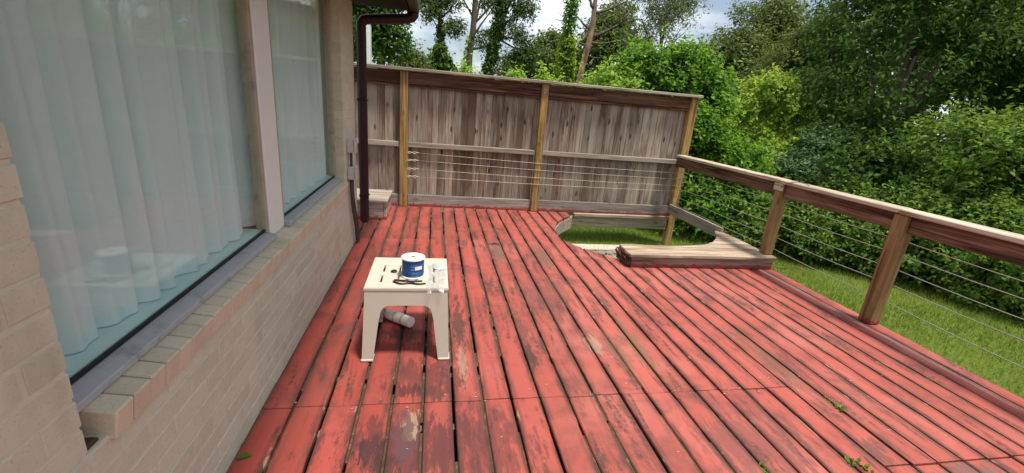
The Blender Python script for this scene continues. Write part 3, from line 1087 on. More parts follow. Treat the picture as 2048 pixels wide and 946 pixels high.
# tensioned cables
for z0, z1 in ((0.755, 0.692), (0.653, 0.60), (0.536, 0.50), (0.431, 0.415)):
    pts = [(-0.25 + 0.02, 6.052, z0)]
    for i in range(1, 13):
        u = i / 12
        pts.append((-0.23 + u * 3.88, 6.052, z0 + (z1 - z0) * u - 0.015 * math.sin(math.pi * u)))
    # runs through the middle post: notch a touch in front of it
    pts = [(a, b - 0.014 * (1 if 1.3 < a < 1.6 else 0.8), c_) for a, b, c_ in pts]
    cb = from_py('cable', *tube(pts, 0.0019, 6), M['rust'], fence, smooth=True)
    # turnbuckle chain at the left end
    lk = []
    xx = -0.357
    for q, (l, s_) in enumerate(((0.05, 0.010), (0.03, 0.007), (0.05, 0.011), (0.035, 0.007))):
        ring = []
        for a in range(13):
            th = 2 * math.pi * a / 12
            ring.append((xx + l / 2 + (l / 2) * math.cos(th), 6.042 + (0.004 * math.sin(th) if q % 2 else 0), z0 + (s_ * math.sin(th) if not q % 2 else 0.002)))
        lk.append(tube(ring, 0.0038, 6))
        xx += l * 0.86
    V, F = join(lk)
    o = from_py('turnbuckle', V, F, M['rust'], cb)
# two small metal tags on the middle post
for z in (1.70, 1.66):
    box('metal_tag', 1.445, 1.475, 6.040, 6.0445, z, z + 0.026, M['steel'], fence, 0.001)

# ------------------------------------------------------------------ the railing
rail = thing('deck_railing', (3.6, 2.5, 0.0), 'brown wooden deck railing with steel cables on the lawn side', 'railing')
RX = 3.605


def rpost(y0, y1, z0, z1, lean=0.0):
    V, F = cbox(RX - 0.048, RX + 0.048, y0, y1, z0, z1, 0.006)
    o = from_py('post', V, F, M['railpost'], rail)
    return o


rpost(2.625, 2.735, 0.003, 0.925)
rpost(3.885, 3.985, 0.158, 0.93)
rpost(1.33, 1.43, 0.003, 0.925)
rpost(0.02, 0.12, 0.003, 0.925)
rpost(-1.35, -1.25, 0.003, 0.925)
box('post_block', RX - 0.058, RX - 0.048, 3.87, 4.0, 0.855, 0.932, M['handrail'], rail, 0.004)
# handrail cap in lengths
for a, b, z0, z1 in ((5.99, 3.93, 0.935, 0.972), (3.927, 2.70, 0.932, 0.970), (2.697, 1.38, 0.930, 0.968), (1.377, -1.4, 0.930, 0.968)):
    V, F = cbox(RX - 0.068, RX + 0.085, b, a, z0, z1, 0.007)
    from_py('handrail', V, F, M['handrail'], rail)
for a, b in ((3.99, 6.04), (2.74, 3.88), (1.435, 2.62), (0.125, 1.325), (-1.245, 0.015)):
    box('rail_beam', RX - 0.020, RX + 0.020, a, b, 0.795, 0.928, M['stainy'], rail, 0.005)
for z0, z1 in ((0.735, 0.70), (0.615, 0.60), (0.485, 0.48), (0.350, 0.355), (0.225, 0.19)):
    pts = []
    for i in range(31):
        y = 6.05 - i * 0.245
        u = ((y - 2.68) / 1.26) % 1.0
        pts.append((RX + 0.052, y, z0 + (z1 - z0) * min(1, max(0, (4 - y) / 2.5)) - 0.012 * math.sin(math.pi * u)))
    from_py('cable', *tube(pts, 0.0036, 6), M['steel'], rail, smooth=True)
# joist-like board from the fence post to the curb
box('side_board', 3.615, 3.652, 4.74, 6.05, 0.060, 0.205, M['greyy'], rail, 0.005)

# ------------------------------------------------------------------ the raised curb with its scooped back edge
curb = thing('wooden_curb', (2.8, 4.0, 0.0), 'raised weathered wooden curb with a curved scoop cut in its top', 'curb')
SC = [(1.985, 4.16), (2.10, 4.165), (2.284, 4.145), (2.45, 4.135), (2.613, 4.137), (2.83, 4.16), (3.047, 4.215), (3.22, 4.31), (3.36, 4.46), (3.47, 4.62), (3.56, 4.78), (3.60, 4.84)]


def scoop_x(y):
    """smallest x of the top at depth y, beyond the scoop"""
    xs = [a for a, b in SC[4:]]
    ys = [b for a, b in SC[4:]]
    return float(np.interp(y, ys, xs))


yy = 3.815
strips = [(3.815, 3.965), (3.968, 4.105), (4.108, 4.245), (4.248, 4.385), (4.388, 4.525), (4.528, 4.665), (4.668, 4.80)]
for ya, yb in strips:
    zt = 0.150 + rnd.uniform(-0.003, 0.003)
    if yb < 4.11:
        V, F = cbox(1.965 if ya < 3.9 else 1.985, 3.655, ya, yb, zt - 0.036, zt, 0.006)
    else:
        ys = np.linspace(ya, yb, 8)
        pts = [(scoop_x(y) + rnd.uniform(-.006, .006), y) for y in ys if y > 4.137]
        if ya < 4.137:
            # the strip that the scoop just grazes
            poly = [(1.985, ya)] + [(3.655, ya), (3.655, yb)] + [(scoop_x(y), y) for y in ys[::-1] if y > 4.15] + [(2.6, 4.137), (2.45, 4.134), (2.284, 4.143), (2.10, 4.158), (1.99, 4.15)]
        else:
            poly = [(3.655, ya), (3.655, yb)] + pts[::-1]
        V, F = prism(poly, zt - 0.036, zt)
    from_py('top_plank', V, F, M['curb'], curb)
box('front_board', 2.0, 3.652, 3.845, 3.883, 0.002, 0.112, M['curbfront'], curb, 0.006)
box('side_block', 3.60, 3.652, 3.886, 4.78, 0.002, 0.112, M['curbfront'], curb, 0.004)
# rotten end: uneven chunk
bm = bmesh.new()
bmesh.ops.create_cube(bm, size=1.0)
bmesh.ops.subdivide_edges(bm, edges=bm.edges[:], cuts=4, use_grid_fill=True)
for v in bm.verts:
    v.co = Vector((1.991 + v.co.x * 0.036, 4.005 + v.co.y * 0.29, 0.060 + v.co.z * 0.112))
    v.co += Vector((rnd.uniform(-.010, .006), rnd.uniform(-.008, .008), rnd.uniform(-.006, .006)))
me = bpy.data.meshes.new('rotten_end')
bm.to_mesh(me)
bm.free()
link('rotten_end', me, M['rotten'], curb)
for i in range(7):
    y = 3.84 + i * 0.048
    V, F = tube([(1.985, y, 0.02), (1.958 + rnd.uniform(-.006, .006), y + 0.02, 0.07 + rnd.uniform(-.01, .02)), (1.972, y + 0.03, 0.112)], [0.008, 0.012, 0.006], 6)
    from_py('splinter', V, F, M['rotten'], curb)

# ------------------------------------------------------------------ the box step by the house corner
st = thing('wooden_step', (-0.76, 5.6, 0.0), 'small weathered wooden box step by the fence and downspout', 'step')
box('tread', -1.02, -0.545, 5.31, 5.615, 0.216, 0.250, M['stepw'], st, 0.006)
box('tread', -1.02, -0.540, 5.622, 5.93, 0.218, 0.252, M['stepw'], st, 0.006)
box('riser', -1.0, -0.60, 5.335, 5.372, 0.004, 0.214, M['stepw'], st, 0.005)
box('side_board', -0.597, -0.56, 5.335, 5.92, 0.004, 0.214, M['stepw'], st, 0.005)
box('back_board', -1.0, -0.60, 5.885, 5.92, 0.004, 0.214, M['stepw'], st, 0.005)

# ------------------------------------------------------------------ concrete slab and rubble in the opening
sl = box('concrete_slab', 1.75, 3.0, 5.66, 5.88, GZ - 0.02, GZ + 0.045, M['concrete'], None, 0.012)
tag(sl, 'pale concrete edging strip on the ground inside the round opening', 'concrete edging')
for i in range(16):
    x, y = 2.02 + (i % 8) * 0.115 + rnd.uniform(-.03, .03), 5.30 + (i // 8) * 0.17 + rnd.uniform(-.03, .03)
    bm = bmesh.new()
    bmesh.ops.create_icosphere(bm, subdivisions=2, radius=rnd.uniform(0.05, 0.085))
    ax = Vector((rnd.uniform(.8, 1.3), rnd.uniform(.8, 1.2), rnd.uniform(.5, .8)))
    for v in bm.verts:
        v.co = Vector((v.co.x * ax.x, v.co.y * ax.y, v.co.z * ax.z)) * (1 + rnd.uniform(-.09, .09))
    me = bpy.data.meshes.new('stone')
    bm.to_mesh(me)
    bm.free()
    o = link('stone', me, M['stone'], None, (x, y, GZ + 0.035))
    tag(o, 'rough grey brown stone in the rubble beside the concrete edging', 'stone', 'rubble stones in the round opening')

# ------------------------------------------------------------------ plastic side table
tb = thing('side_table', (-0.133, 2.53, 0.0), 'beige plastic outdoor side table standing on the red deck', 'table')
TX0, TX1, TY0, TY1, TZ = -0.366, 0.100, 2.288, 2.778, 0.46
bm = bmesh.new()
xs = sorted(set([TX0, TX1] + [TX0 + 0.075, TX0 + 0.087, TX0 + 0.17, TX0 + 0.182, TX0 + 0.222, TX0 + 0.234, TX0 + 0.274, TX0 + 0.286, TX1 - 0.09, TX1 - 0.078]))
ysl = [TY0, TY0 + 0.085, TY0 + 0.185, TY0 + 0.245, TY0 + 0.345, TY0 + 0.40, TY1]
grid = {}
for i, x in enumerate(xs):
    for j, y in enumerate(ysl):
        grid[i, j] = bm.verts.new((x, y, TZ))
for i in range(len(xs) - 1):
    for j in range(len(ysl) - 1):
        slot = (xs[i + 1] - xs[i] < 0.0125) and j in (1, 3)
        if not slot:
            bm.faces.new([grid[i, j], grid[i + 1, j], grid[i + 1, j + 1], grid[i, j + 1]])
bmesh.ops.recalc_face_normals(bm, faces=bm.faces)
for f in bm.faces:
    if f.normal.z < 0:
        f.normal_flip()
geo = bmesh.ops.extrude_face_region(bm, geom=bm.faces[:])
for v in [g for g in geo['geom'] if isinstance(g, bmesh.types.BMVert)]:
    v.co.z -= 0.016
bmesh.ops.recalc_face_normals(bm, faces=bm.faces)
edges = [e for e in bm.edges if all(abs(v.co.z - TZ) < 1e-5 for v in e.verts) and any(abs(abs(n_.normal.z)) < 0.5 for n_ in e.link_faces)]
bmesh.ops.bevel(bm, geom=edges, offset=0.004, segments=2, affect='EDGES')
me = bpy.data.meshes.new('table_top')
bm.to_mesh(me)
bm.free()
link('table_top', me, M['plastic'], tb, (0, 0, 0))


def leg_poly(hw):
    """outline of one side of the table: apron and two tapering legs"""
    zt = TZ - 0.017
    pts = [(-hw, zt), (hw, zt), (hw + 0.020, 0.0), (hw - 0.042, 0.0), (hw - 0.075, 0.26)]
    for a in range(0, 91, 15):
        th = R(a)
        pts.append((hw - 0.082 - 0.055 * (1 - math.cos(th)) - 0.0, 0.29 + 0.062 * math.sin(th)))
    left = [(-x, z) for x, z in pts[2:]][::-1]
    return pts + left


def side_panel(cx, cy, ux, uy, hw, nx, ny):
    poly = leg_poly(hw)
    th = 0.012
    V = []
    for s in (0, 1):
        for a, z in poly:
            sp = 0.022 * (1 - z / 0.45)
            off = sp - s * th
            V.append((cx + ux * a + nx * off, cy + uy * a + ny * off, z))
    n = len(poly)
    F = [list(range(n)), list(range(n, 2 * n))] + [[i, (i + 1) % n, n + (i + 1) % n, n + i] for i in range(n)]
    me = bpy.data.meshes.new('leg_panel')
    bm = bmesh.new()
    vs_ = [bm.verts.new(v) for v in V]
    for f in F:
        bm.faces.new([vs_[i] for i in f])
    bmesh.ops.recalc_face_normals(bm, faces=bm.faces)
    bmesh.ops.triangulate(bm, faces=[f for f in bm.faces if len(f.verts) > 4])
    bm.to_mesh(me)
    bm.free()
    return link('leg_panel', me, M['plasticside'], tb)


cx, cy = (TX0 + TX1) / 2, (TY0 + TY1) / 2
hx, hy = (TX1 - TX0) / 2 - 0.004, (TY1 - TY0) / 2 - 0.004
side_panel(cx, cy - hy, 1, 0, hx, 0, -1)
side_panel(cx, cy + hy, 1, 0, hx, 0, 1)
side_panel(cx - hx, cy, 0, 1, hy - 0.003, -1, 0)
side_panel(cx + hx, cy, 0, 1, hy - 0.003, 1, 0)
for sx_ in (-1, 1):
    for sy_ in (-1, 1):
        ex, ey = cx + sx_ * (hx + 0.022), cy + sy_ * (hy + 0.022)
        x0, x1 = sorted((ex + sx_ * 0.004, ex - sx_ * 0.066))
        y0, y1 = sorted((ey + sy_ * 0.004, ey - sy_ * 0.066))
        box('foot', x0, x1, y0, y1, 0.002, 0.016, M['plastic'], tb, 0.004)

# ------------------------------------------------------------------ things on and under the table
sp = thing('wire_spool', (-0.108, 2.475, TZ), 'blue wire spool with white flanges on the beige table', 'spool')
V, F = lathe([(0.02, 0.0), (0.078, 0.0), (0.080, 0.003), (0.080, 0.007), (0.077, 0.010), (0.02, 0.010)], (-0.108, 2.475, TZ + 0.001))
from_py('flange', V, F, M['spoolwhite'], sp, smooth=False)
prof = [(0.02, 0.011)]
for i in range(29):
    prof.append((0.0715 + (0.0022 if i % 2 else 0.0), 0.012 + i * 0.0040))
prof.append((0.02, 0.126))
V, F = lathe(prof, (-0.108, 2.475, TZ))
from_py('wire_winding', V, F, M['bluewire'], sp)
V, F = lathe([(0.012, 0.110), (0.012, 0.128), (0.078, 0.128), (0.080, 0.131), (0.080, 0.136), (0.077, 0.139), (0.014, 0.139), (0.012, 0.137)], (-0.108, 2.475, TZ), sides=32)
from_py('flange', V, F, M['spoolwhite'], sp)
V, F = lathe([(0.010, 0.1385), (0.010, 0.1400)], (-0.108, 2.475, TZ), sides=14)
from_py('hub_hole', V, F, M['black'], sp)
for a in (0.4, 2.0, 4.3):
    V, F = lathe([(0.004, 0.1385), (0.004, 0.1398)], (-0.108 + 0.04 * math.cos(a), 2.475 + 0.04 * math.sin(a), TZ), sides=10)
    from_py('pin_hole', V, F, M['conduit'], sp)
# white sticker curving round the winding
V, F = [], []
for i in range(9):
    th = R(-78 + i * 5)
    for z in (0.066, 0.092):
        V.append((-0.108 + 0.0765 * math.cos(th), 2.475 + 0.0765 * math.sin(th), TZ + z))
for i in range(8):
    F.append([2 * i, 2 * i + 2, 2 * i + 3, 2 * i + 1])
from_py('sticker', V, F, M['spoolwhite'], sp)

sp.scale = (0.88, 0.88, 0.88)

# crumpled clear bag
bm = bmesh.new()
nx_, ny_ = 22, 30
gv = {}
rb = random.Random(5)
ph = [rb.uniform(0, 6) for _ in range(6)]
for i in range(nx_):
    for j in range(ny_):
        u, v = i / (nx_ - 1), j / (ny_ - 1)
        x = -0.018 + u * 0.098 + 0.008 * math.sin(v * 7 + ph[0])
        y = 2.262 + v * 0.40 + 0.01 * math.sin(u * 6 + ph[1])
        bump = abs(math.sin(u * 6 + v * 3 + ph[2]) * math.sin(v * 8 - u * 3 + ph[3]))
        z = TZ + 0.004 + 0.026 * bump * math.sin(math.pi * u) ** 0.7 + 0.002 * math.sin(v * 31 + u * 17)
        z = max(z, TZ + 0.002)
        if y < TY0 - 0.004:
            z -= (TY0 - 0.004 - y) * 0.9
        gv[i, j] = bm.verts.new((x, y, z))
for i in range(nx_ - 1):
    for j in range(ny_ - 1):
        bm.faces.new([gv[i, j], gv[i + 1, j], gv[i + 1, j + 1], gv[i, j + 1]])
me = bpy.data.meshes.new('plastic_bag')
bm.to_mesh(me)
bm.free()
for p_ in me.polygons:
    p_.use_smooth = True
tag(link('plastic_bag', me, M['bag']), 'crumpled clear plastic bag lying beside the blue spool on table', 'plastic bag')
# a used grey plastic lid by the bag
V, F = lathe([(0.040, 0.0), (0.042, 0.002), (0.042, 0.006), (0.038, 0.007), (0.036, 0.004)], (0.055, 2.60, TZ + 0.001), sides=24)
tag(from_py('round_lid', V, F, M['greybox'], smooth=False), 'round translucent grey lid at the right back of the table', 'lid')


def wire(name, pts, r, mat, label, cat, group=None):
    V, F = tube(ribbed(pts, 0), r, 6)
    return tag(from_py(name, V, F, mat, smooth=True), label, cat, group)


wire('cable_scrap', [(-0.215, 2.37, TZ + .006), (-0.17, 2.33, TZ + .005), (-0.12, 2.35, TZ + .007), (-0.07, 2.33, TZ + .006), (-0.03, 2.345, TZ + .006)], 0.005, M['black'], 'black wire scrap lying before the spool near the table edge', 'wire')
wire('cable_scrap', [(-0.21, 2.39, TZ + .006), (-0.16, 2.375, TZ + .009), (-0.11, 2.37, TZ + .006), (-0.05, 2.38, TZ + .006)], 0.005, M['black'], 'black wire scrap tucked against the front of the spool', 'wire')
wire('cable_scrap', [(-0.24, 2.52, TZ + .006), (-0.222, 2.535, TZ + .010), (-0.205, 2.52, TZ + .007), (-0.222, 2.508, TZ + .006), (-0.24, 2.52, TZ + .006)], 0.005, M['black'], 'small black wire loop left of the spool', 'wire')

# bottle on its side below the table
bt = thing('bottle', (-0.22, 2.74, 0.0), 'white plastic bottle with dark cap lying under the table', 'bottle')
bc0, bc1 = Vector((-0.118, 2.655, 0.040)), Vector((-0.305, 2.805, 0.040))
ax = (bc1 - bc0)
L = ax.length
V, F = lathe([(0.020, 0.0), (0.033, 0.002), (0.037, 0.010), (0.037, L * 0.80), (0.033, L * 0.90), (0.018, L * 0.985), (0.015, L)], bc0, ax, 28)
from_py('body', V, F, M['bottle'], bt, smooth=True)
V, F = lathe([(0.0376, L * 0.28), (0.0376, L * 0.62)], bc0, ax, 28)
F = F[:-2]
from_py('label_band', V, F, M['bottlelabel'], bt, smooth=True)
V, F = lathe([(0.0379, L * 0.34), (0.0379, L * 0.56)], bc0, ax, 28)
from_py('label_panel', V, F[:-2], M['bottle'], bt, smooth=True)
V, F = lathe([(0.019, L + 0.001), (0.021, L + 0.006), (0.021, L + 0.035), (0.018, L + 0.042)], bc0, ax, 18)
from_py('cap', V, F, M['black'], bt)


# ------------------------------------------------------------------ foliage
def unit(v):
    return v / np.maximum(np.linalg.norm(v, axis=-1, keepdims=True), 1e-9)


def leaf_quads(lobes, ntw, per, ll, lw, seed, up=0.35, twig=0.22, shell=0.35, droop=0.0, below=-0.6, tipb=0.35, bias=0.0, rough=0.20, hollow=-0.55):
    """leaves in clumps along short twigs that leave the surface of overlapping lobes"""
    g = np.random.default_rng(seed)
    lobes = np.array(lobes, float)
    area = (lobes[:, 3] * lobes[:, 4] + lobes[:, 4] * lobes[:, 5] + lobes[:, 3] * lobes[:, 5])
    li = g.choice(len(lobes), ntw, p=area / area.sum())
    d = unit(g.normal(0, 1, (ntw, 3)))
    d[:, 2] = np.where(d[:, 2] < below, -d[:, 2], d[:, 2])
    r = 1 - shell * g.random(ntw) ** 1.6 + g.normal(0, 0.05, ntw)
    c = lobes[li, :3] + d * lobes[li, 3:] * r[:, None]
    mr = float(lobes[:, 3:].mean())
    f = np.zeros(ntw)
    for o_ in range(4):
        K = g.normal(0, 1, (3, 3)) * (2.2 * 1.75 ** o_) / mr
        ph_ = g.uniform(0, 6.28, 3)
        f += (np.sin(c @ K.T + ph_).prod(1) + 0.5 * np.sin(c @ K[::-1].T + ph_[::-1])[:, 0]) * 0.62 ** o_
    c = c + d * lobes[li, 3:] * (rough * f)[:, None]
    kp = f > hollow
    c, d, f = c[kp], d[kp], f[kp]
    ntw = len(c)
    shoot = np.where(g.random(ntw) < 0.10, g.uniform(1.6, 2.6, ntw), 1.0)
    ax = unit(d + np.array([0, 0, up - droop]) + g.normal(0, 0.35, (ntw, 3)))
    tt = g.random(ntw)
    n = ntw * per
    C = np.repeat(c, per, 0)
    A = np.repeat(ax, per, 0)
    Dn = np.repeat(d, per, 0)
    s = g.random(n)
    P = C + A * (s * twig * np.repeat(shoot, per))[:, None] + g.normal(0, twig * 0.16, (n, 3))
    side = unit(np.cross(A, g.normal(0, 1, (n, 3))))
    ld = unit(A * 0.55 + side * 0.9 + np.array([0, 0, -0.25 - droop]))
    nr = unit(Dn * 0.5 + np.array([0, 0, 0.6]) + g.normal(0, 0.55, (n, 3)))
    wd = unit(np.cross(nr, ld))
    nr = np.cross(ld, wd)
    sc = g.uniform(0.65, 1.25, n)[:, None]
    V = np.zeros((n, 4, 3))
    V[:, 0] = P
    V[:, 1] = P + ld * ll * 0.45 * sc + wd * lw * 0.5 * sc + nr * lw * 0.14 * sc
    V[:, 2] = P + ld * ll * sc - nr * ll * 0.10 * sc
    V[:, 3] = P + ld * ll * 0.45 * sc - wd * lw * 0.5 * sc + nr * lw * 0.14 * sc
    tint = np.clip(0.15 + bias + 0.40 * np.repeat(tt, per) + tipb * s + g.normal(0, 0.12, n), 0, 1)
    return V, tint


def make_lobes(c, rad, n, seed, size=(0.35, 0.6), flat=1.0, core=True):
    g = np.random.default_rng(seed)
    c = np.array(c, float)
    rad = np.array(rad, float)
    L = []
    if core:
        L.append([*c, *(rad * 0.72)])
    for i in range(n):
        d = unit(g.normal(0, 1, 3))
        if d[2] < -0.5:
            d[2] *= -1
        f = g.uniform(0.55, 0.85)
        s = g.uniform(*size)
        m = rad.mean() * s
        L.append([*(c + d * rad * f), m * g.uniform(.8, 1.2), m * g.uniform(.8, 1.2), m * flat * g.uniform(.8, 1.15)])
    return L


def plant(name, base, lobes, mat, label, cat, group, ntw, per, ll, lw, seed, trunk=None, limbs=None, bark='bark', crown='crown', more=None, **kw):
    t = thing(name, base, label, cat, group)
    V, tint = leaf_quads(lobes, ntw, per, ll, lw, seed, **kw)
    quad_mesh(crown, V, tint, M[mat], t, base)
    if more:
        for nm, m2, Vm, tm in more:
            quad_mesh(nm, Vm, tm, M[m2], t, base)
    tr = []
    if trunk:
        tr.append(tube(trunk[0], trunk[1], 8))
    for pts, rr_ in (limbs or []):
        tr.append(tube(pts, rr_, 6))
    if tr:
        V, F = join(tr)
        from_py('trunk', V, F, M[bark], t, smooth=True)
    return t


def stems(c, base, n, seed, r=0.03):
    g = random.Random(seed)
    out_ = []
    for i in range(n):
        a = g.uniform(0, 6.28)
        e = Vector(c) + Vector((math.cos(a), math.sin(a), g.uniform(-.3, .6))) * g.uniform(0.3, 0.8)
        b = Vector(base) + Vector((g.uniform(-.15, .15), g.uniform(-.15, .15), 0))
        m = (b + e) / 2 + Vector((g.uniform(-.2, .2), g.uniform(-.2, .2), g.uniform(0, .2)))
        out_.append(([b, m, e], [r, r * 0.7, r * 0.3]))
    return out_


def tall_trunk(x, y, z1, r, lean=(0, 0), seed=0, n=8):
    g = random.Random(seed)
    pts, rad = [], []
    for i in range(n + 1):
        u = i / n
        pts.append((x + lean[0] * u + g.uniform(-.08, .08) * (1 if 0 < i else 0), y + lean[1] * u + g.uniform(-.08, .08), GZ - 0.2 + (z1 - GZ) * u))
        rad.append(r * (1 - 0.55 * u))
    return pts, rad


# shrubs standing behind and beside the fence
plant('leafy_shrub', (3.9, 7.75, GZ), [[3.95, 7.7, 1.25, 0.85, 0.6, 1.1], [3.3, 7.95, 1.35, 0.55, 0.45, 0.75], [4.5, 7.45, 1.35, 0.55, 0.5, 0.85], [3.75, 7.6, 2.05, 0.45, 0.4, 0.50], [4.25, 7.55, 2.15, 0.40, 0.38, 0.45], [3.45, 7.8, 1.9, 0.38, 0.35, 0.42], [4.62, 7.3, 1.8, 0.34, 0.34, 0.5], [4.1, 7.5, 0.6, 0.9, 0.6, 0.7]], 'shrub',
      'large bright green shrub rising behind the right end of fence', 'shrub', 'shrubs behind the fence', 5200, 10, 0.085, 0.045, 21, rough=0.26, hollow=-0.3, limbs=stems((3.9, 7.7, 1.4), (3.9, 7.75, GZ), 7, 1), up=0.7, twig=0.20)
plant('leafy_shrub', (4.6, 6.95, GZ), [[4.55, 6.9, 0.55, 0.60, 0.55, 0.8], [4.95, 6.75, 0.35, 0.55, 0.5, 0.7], [4.45, 6.85, 1.1, 0.42, 0.38, 0.45], [4.75, 6.7, -0.05, 0.75, 0.5, 0.42], [5.05, 6.85, 0.5, 0.36, 0.36, 0.42], [4.2, 7.1, 0.2, 0.5, 0.45, 0.6], [5.35, 6.55, -0.1, 0.5, 0.45, 0.4]], 'shrub',
      'bright green broadleaf shrub beside the fence end post, behind the railing', 'shrub', 'shrubs behind the fence', 4000, 10, 0.075, 0.04, 22, limbs=stems((4.6, 6.9, 0.6), (4.6, 6.95, GZ), 6, 2), up=0.4, twig=0.18)
plant('leafy_shrub', (2.95, 7.45, GZ), [[2.95, 7.4, 1.2, 0.42, 0.4, 0.75], [2.75, 7.5, 1.6, 0.28, 0.28, 0.38], [3.15, 7.3, 1.6, 0.28, 0.28, 0.36]], 'young',
      'light green young shrub just above the fence top near ivy trunk', 'shrub', 'shrubs behind the fence', 900, 9, 0.07, 0.035, 23, limbs=stems((2.95, 7.4, 1.3), (2.95, 7.45, GZ), 5, 3), up=1.0, twig=0.2)
for i, (x, y, top, lab) in enumerate(((0.42, 6.75, 1.93, 'yellow green sprout over the fence top, leftmost of three'), (1.17, 6.8, 1.90, 'yellow green sprout over the fence top, middle of three'), (1.62, 6.8, 1.86, 'yellow green sprout over the fence top near the middle post'))):
    plant('shrub_sprout', (x, y, GZ), [[x, y, 1.2, 0.22, 0.2, 0.6], [x, y, top - 0.22, 0.10, 0.1, 0.16], [x + .06, y, top - 0.30, 0.09, 0.09, 0.14]], 'young', lab, 'shrub', 'sprouting shrubs along the fence', 240, 9, 0.06, 0.03, 30 + i,
          limbs=[([(x, y, GZ), (x + .02, y, 0.7), (x, y, top - 0.1)], [0.02, 0.014, 0.006])], up=1.3, twig=0.14)

# vine covered mound
plant('vine_mound', (6.35, 7.9, GZ), [[6.4, 7.9, 1.05, 0.75, 0.7, 1.15], [6.05, 7.75, 1.3, 0.42, 0.45, 0.62], [6.75, 7.6, 1.3, 0.42, 0.42, 0.65], [6.35, 7.75, 1.9, 0.45, 0.42, 0.42], [5.85, 7.8, 0.7, 0.5, 0.5, 0.8], [6.75, 7.5, 0.6, 0.5, 0.5, 0.8], [6.3, 7.4, 0.35, 0.75, 0.55, 0.8]], 'vine',
      'rounded mound smothered in light green vines behind the railing', 'vine', None, 5200, 9, 0.065, 0.05, 24, rough=0.26, hollow=-0.3, limbs=stems((6.3, 7.9, 1.2), (6.35, 7.9, GZ), 5, 4, 0.05), up=0.1, droop=0.45, twig=0.16, shell=0.2, bias=0.08)
# grey green shrub
plant('grey_shrub', (6.75, 6.85, GZ), [[6.85, 6.8, 0.55, 0.55, 0.5, 0.75], [6.75, 6.75, 1.0, 0.32, 0.32, 0.38], [7.1, 6.6, 0.9, 0.38, 0.36, 0.42], [6.4, 6.6, 0.3, 0.6, 0.5, 0.6], [7.15, 6.35, 0.4, 0.55, 0.5, 0.65]], 'greyg',
      'bluish grey green shrub between the vine mound and the dark tree', 'shrub', None, 3400, 10, 0.065, 0.03, 25, limbs=stems((6.7, 6.8, 0.8), (6.75, 6.85, GZ), 5, 5), up=0.5, twig=0.16)
# big dark tree on the right
plant('dark_tree', (8.7, 7.3, GZ), [[8.5, 7.3, 2.2, 1.5, 1.3, 2.3], [7.9, 7.5, 3.2, 0.9, 0.8, 0.9], [8.9, 6.9, 3.6, 1.0, 0.9, 1.0], [8.3, 7.5, 4.5, 0.9, 0.9, 0.9], [7.75, 7.2, 1.9, 0.75, 0.7, 0.8], [9.1, 6.4, 2.2, 0.9, 0.8, 1.0], [8.2, 6.6, 1.2, 0.9, 0.7, 0.8], [9.0, 6.0, 0.9, 0.9, 0.8, 0.8], [8.6, 7.2, 5.4, 0.9, 0.9, 0.7]], 'dark',
      'large dark evergreen tree towering over the railing', 'tree', None, 9500, 10, 0.088, 0.042, 26, rough=0.36, hollow=-0.02, trunk=tall_trunk(8.7, 7.5, 5.0, 0.2, seed=5), limbs=stems((8.5, 7.3, 2.6), (8.7, 7.5, 0.6), 8, 6, 0.07), up=0.15, twig=0.30, tipb=0.45)
# bright bushes low in front of the dark tree and along the lawn
HX = [(5.35, 6.15, 0.45, 0.55, 'low green bush at the lawn edge just past the opening'),
      (5.95, 5.75, 0.62, 0.75, 'low leafy bush at the lawn edge behind the far railing span'),
      (6.45, 5.35, 0.70, 0.85, 'leafy bush at the lawn edge behind the middle railing cables'),
      (6.95, 4.85, 0.72, 0.95, 'leafy bush at the lawn edge behind the near railing post'),
      (7.35, 4.25, 0.78, 1.05, 'weedy green bush at the lawn edge right of near railing post'),
      (7.65, 3.55, 0.80, 1.05, 'weedy green bush at the lawn edge by the right picture edge'),
      (7.85, 2.75, 0.85, 1.15, 'leafy bush at the lawn edge past the right picture edge')]
for i, (x, y, r_, h_, lab) in enumerate(HX):
    plant('lawn_bush', (x, y, GZ), [[x, y, GZ + h_ * 0.42, r_, r_ * 0.85, h_ * 0.60], [x - .3 * r_, y - .35 * r_, GZ + h_ * 0.3, r_ * .6, r_ * .55, h_ * 0.42], [x + .35 * r_, y - .2 * r_, GZ + h_ * 0.55, r_ * .5, r_ * .5, h_ * 0.45], [x - .1, y + .2, GZ + h_ * 0.75, r_ * .55, r_ * .5, h_ * .4]], 'hedge', lab, 'bush', 'bushes along the lawn edge',
          2600, 10, 0.062, 0.034, 40 + i, hollow=-0.3, rough=0.28, limbs=stems((x, y, GZ + h_ * .5), (x, y, GZ), 4, 40 + i, 0.015), up=0.45, twig=0.17)
SH = [(7.4, 6.0, 1.35, 1.0, 'dark', 'dark green shrub behind the lawn bushes, below the dark tree'),
      (8.1, 5.2, 1.6, 1.1, 'hedge', 'tall leafy shrub behind the near railing post, right of the dark tree'),
      (8.7, 4.2, 2.0, 1.2, 'hedge', 'tall leafy shrub at the right picture edge'),
      (9.0, 2.8, 2.2, 1.3, 'hedge', 'tall leafy shrub beyond the right picture edge'),
      (9.2, 1.0, 2.2, 1.3, 'dark', 'tall dark shrub beyond the right picture edge'),
      (9.2, -1.0, 2.2, 1.3, 'hedge', 'tall leafy shrub beyond the lawn beside the viewer')]
for i, (x, y, h_, r_, m_, lab) in enumerate(SH):
    plant('tall_shrub', (x, y, GZ), make_lobes((x, y, GZ + h_ * .55), (r_, r_ * .9, h_ * .62), 8, 60 + i), m_, lab, 'shrub', 'tall shrubs beyond the lawn', 4000, 10, 0.08, 0.042, 60 + i, rough=0.32, hollow=-0.05, limbs=stems((x, y, GZ + h_ * .6), (x, y, GZ), 5, 60 + i, 0.03), up=0.35, twig=0.22)
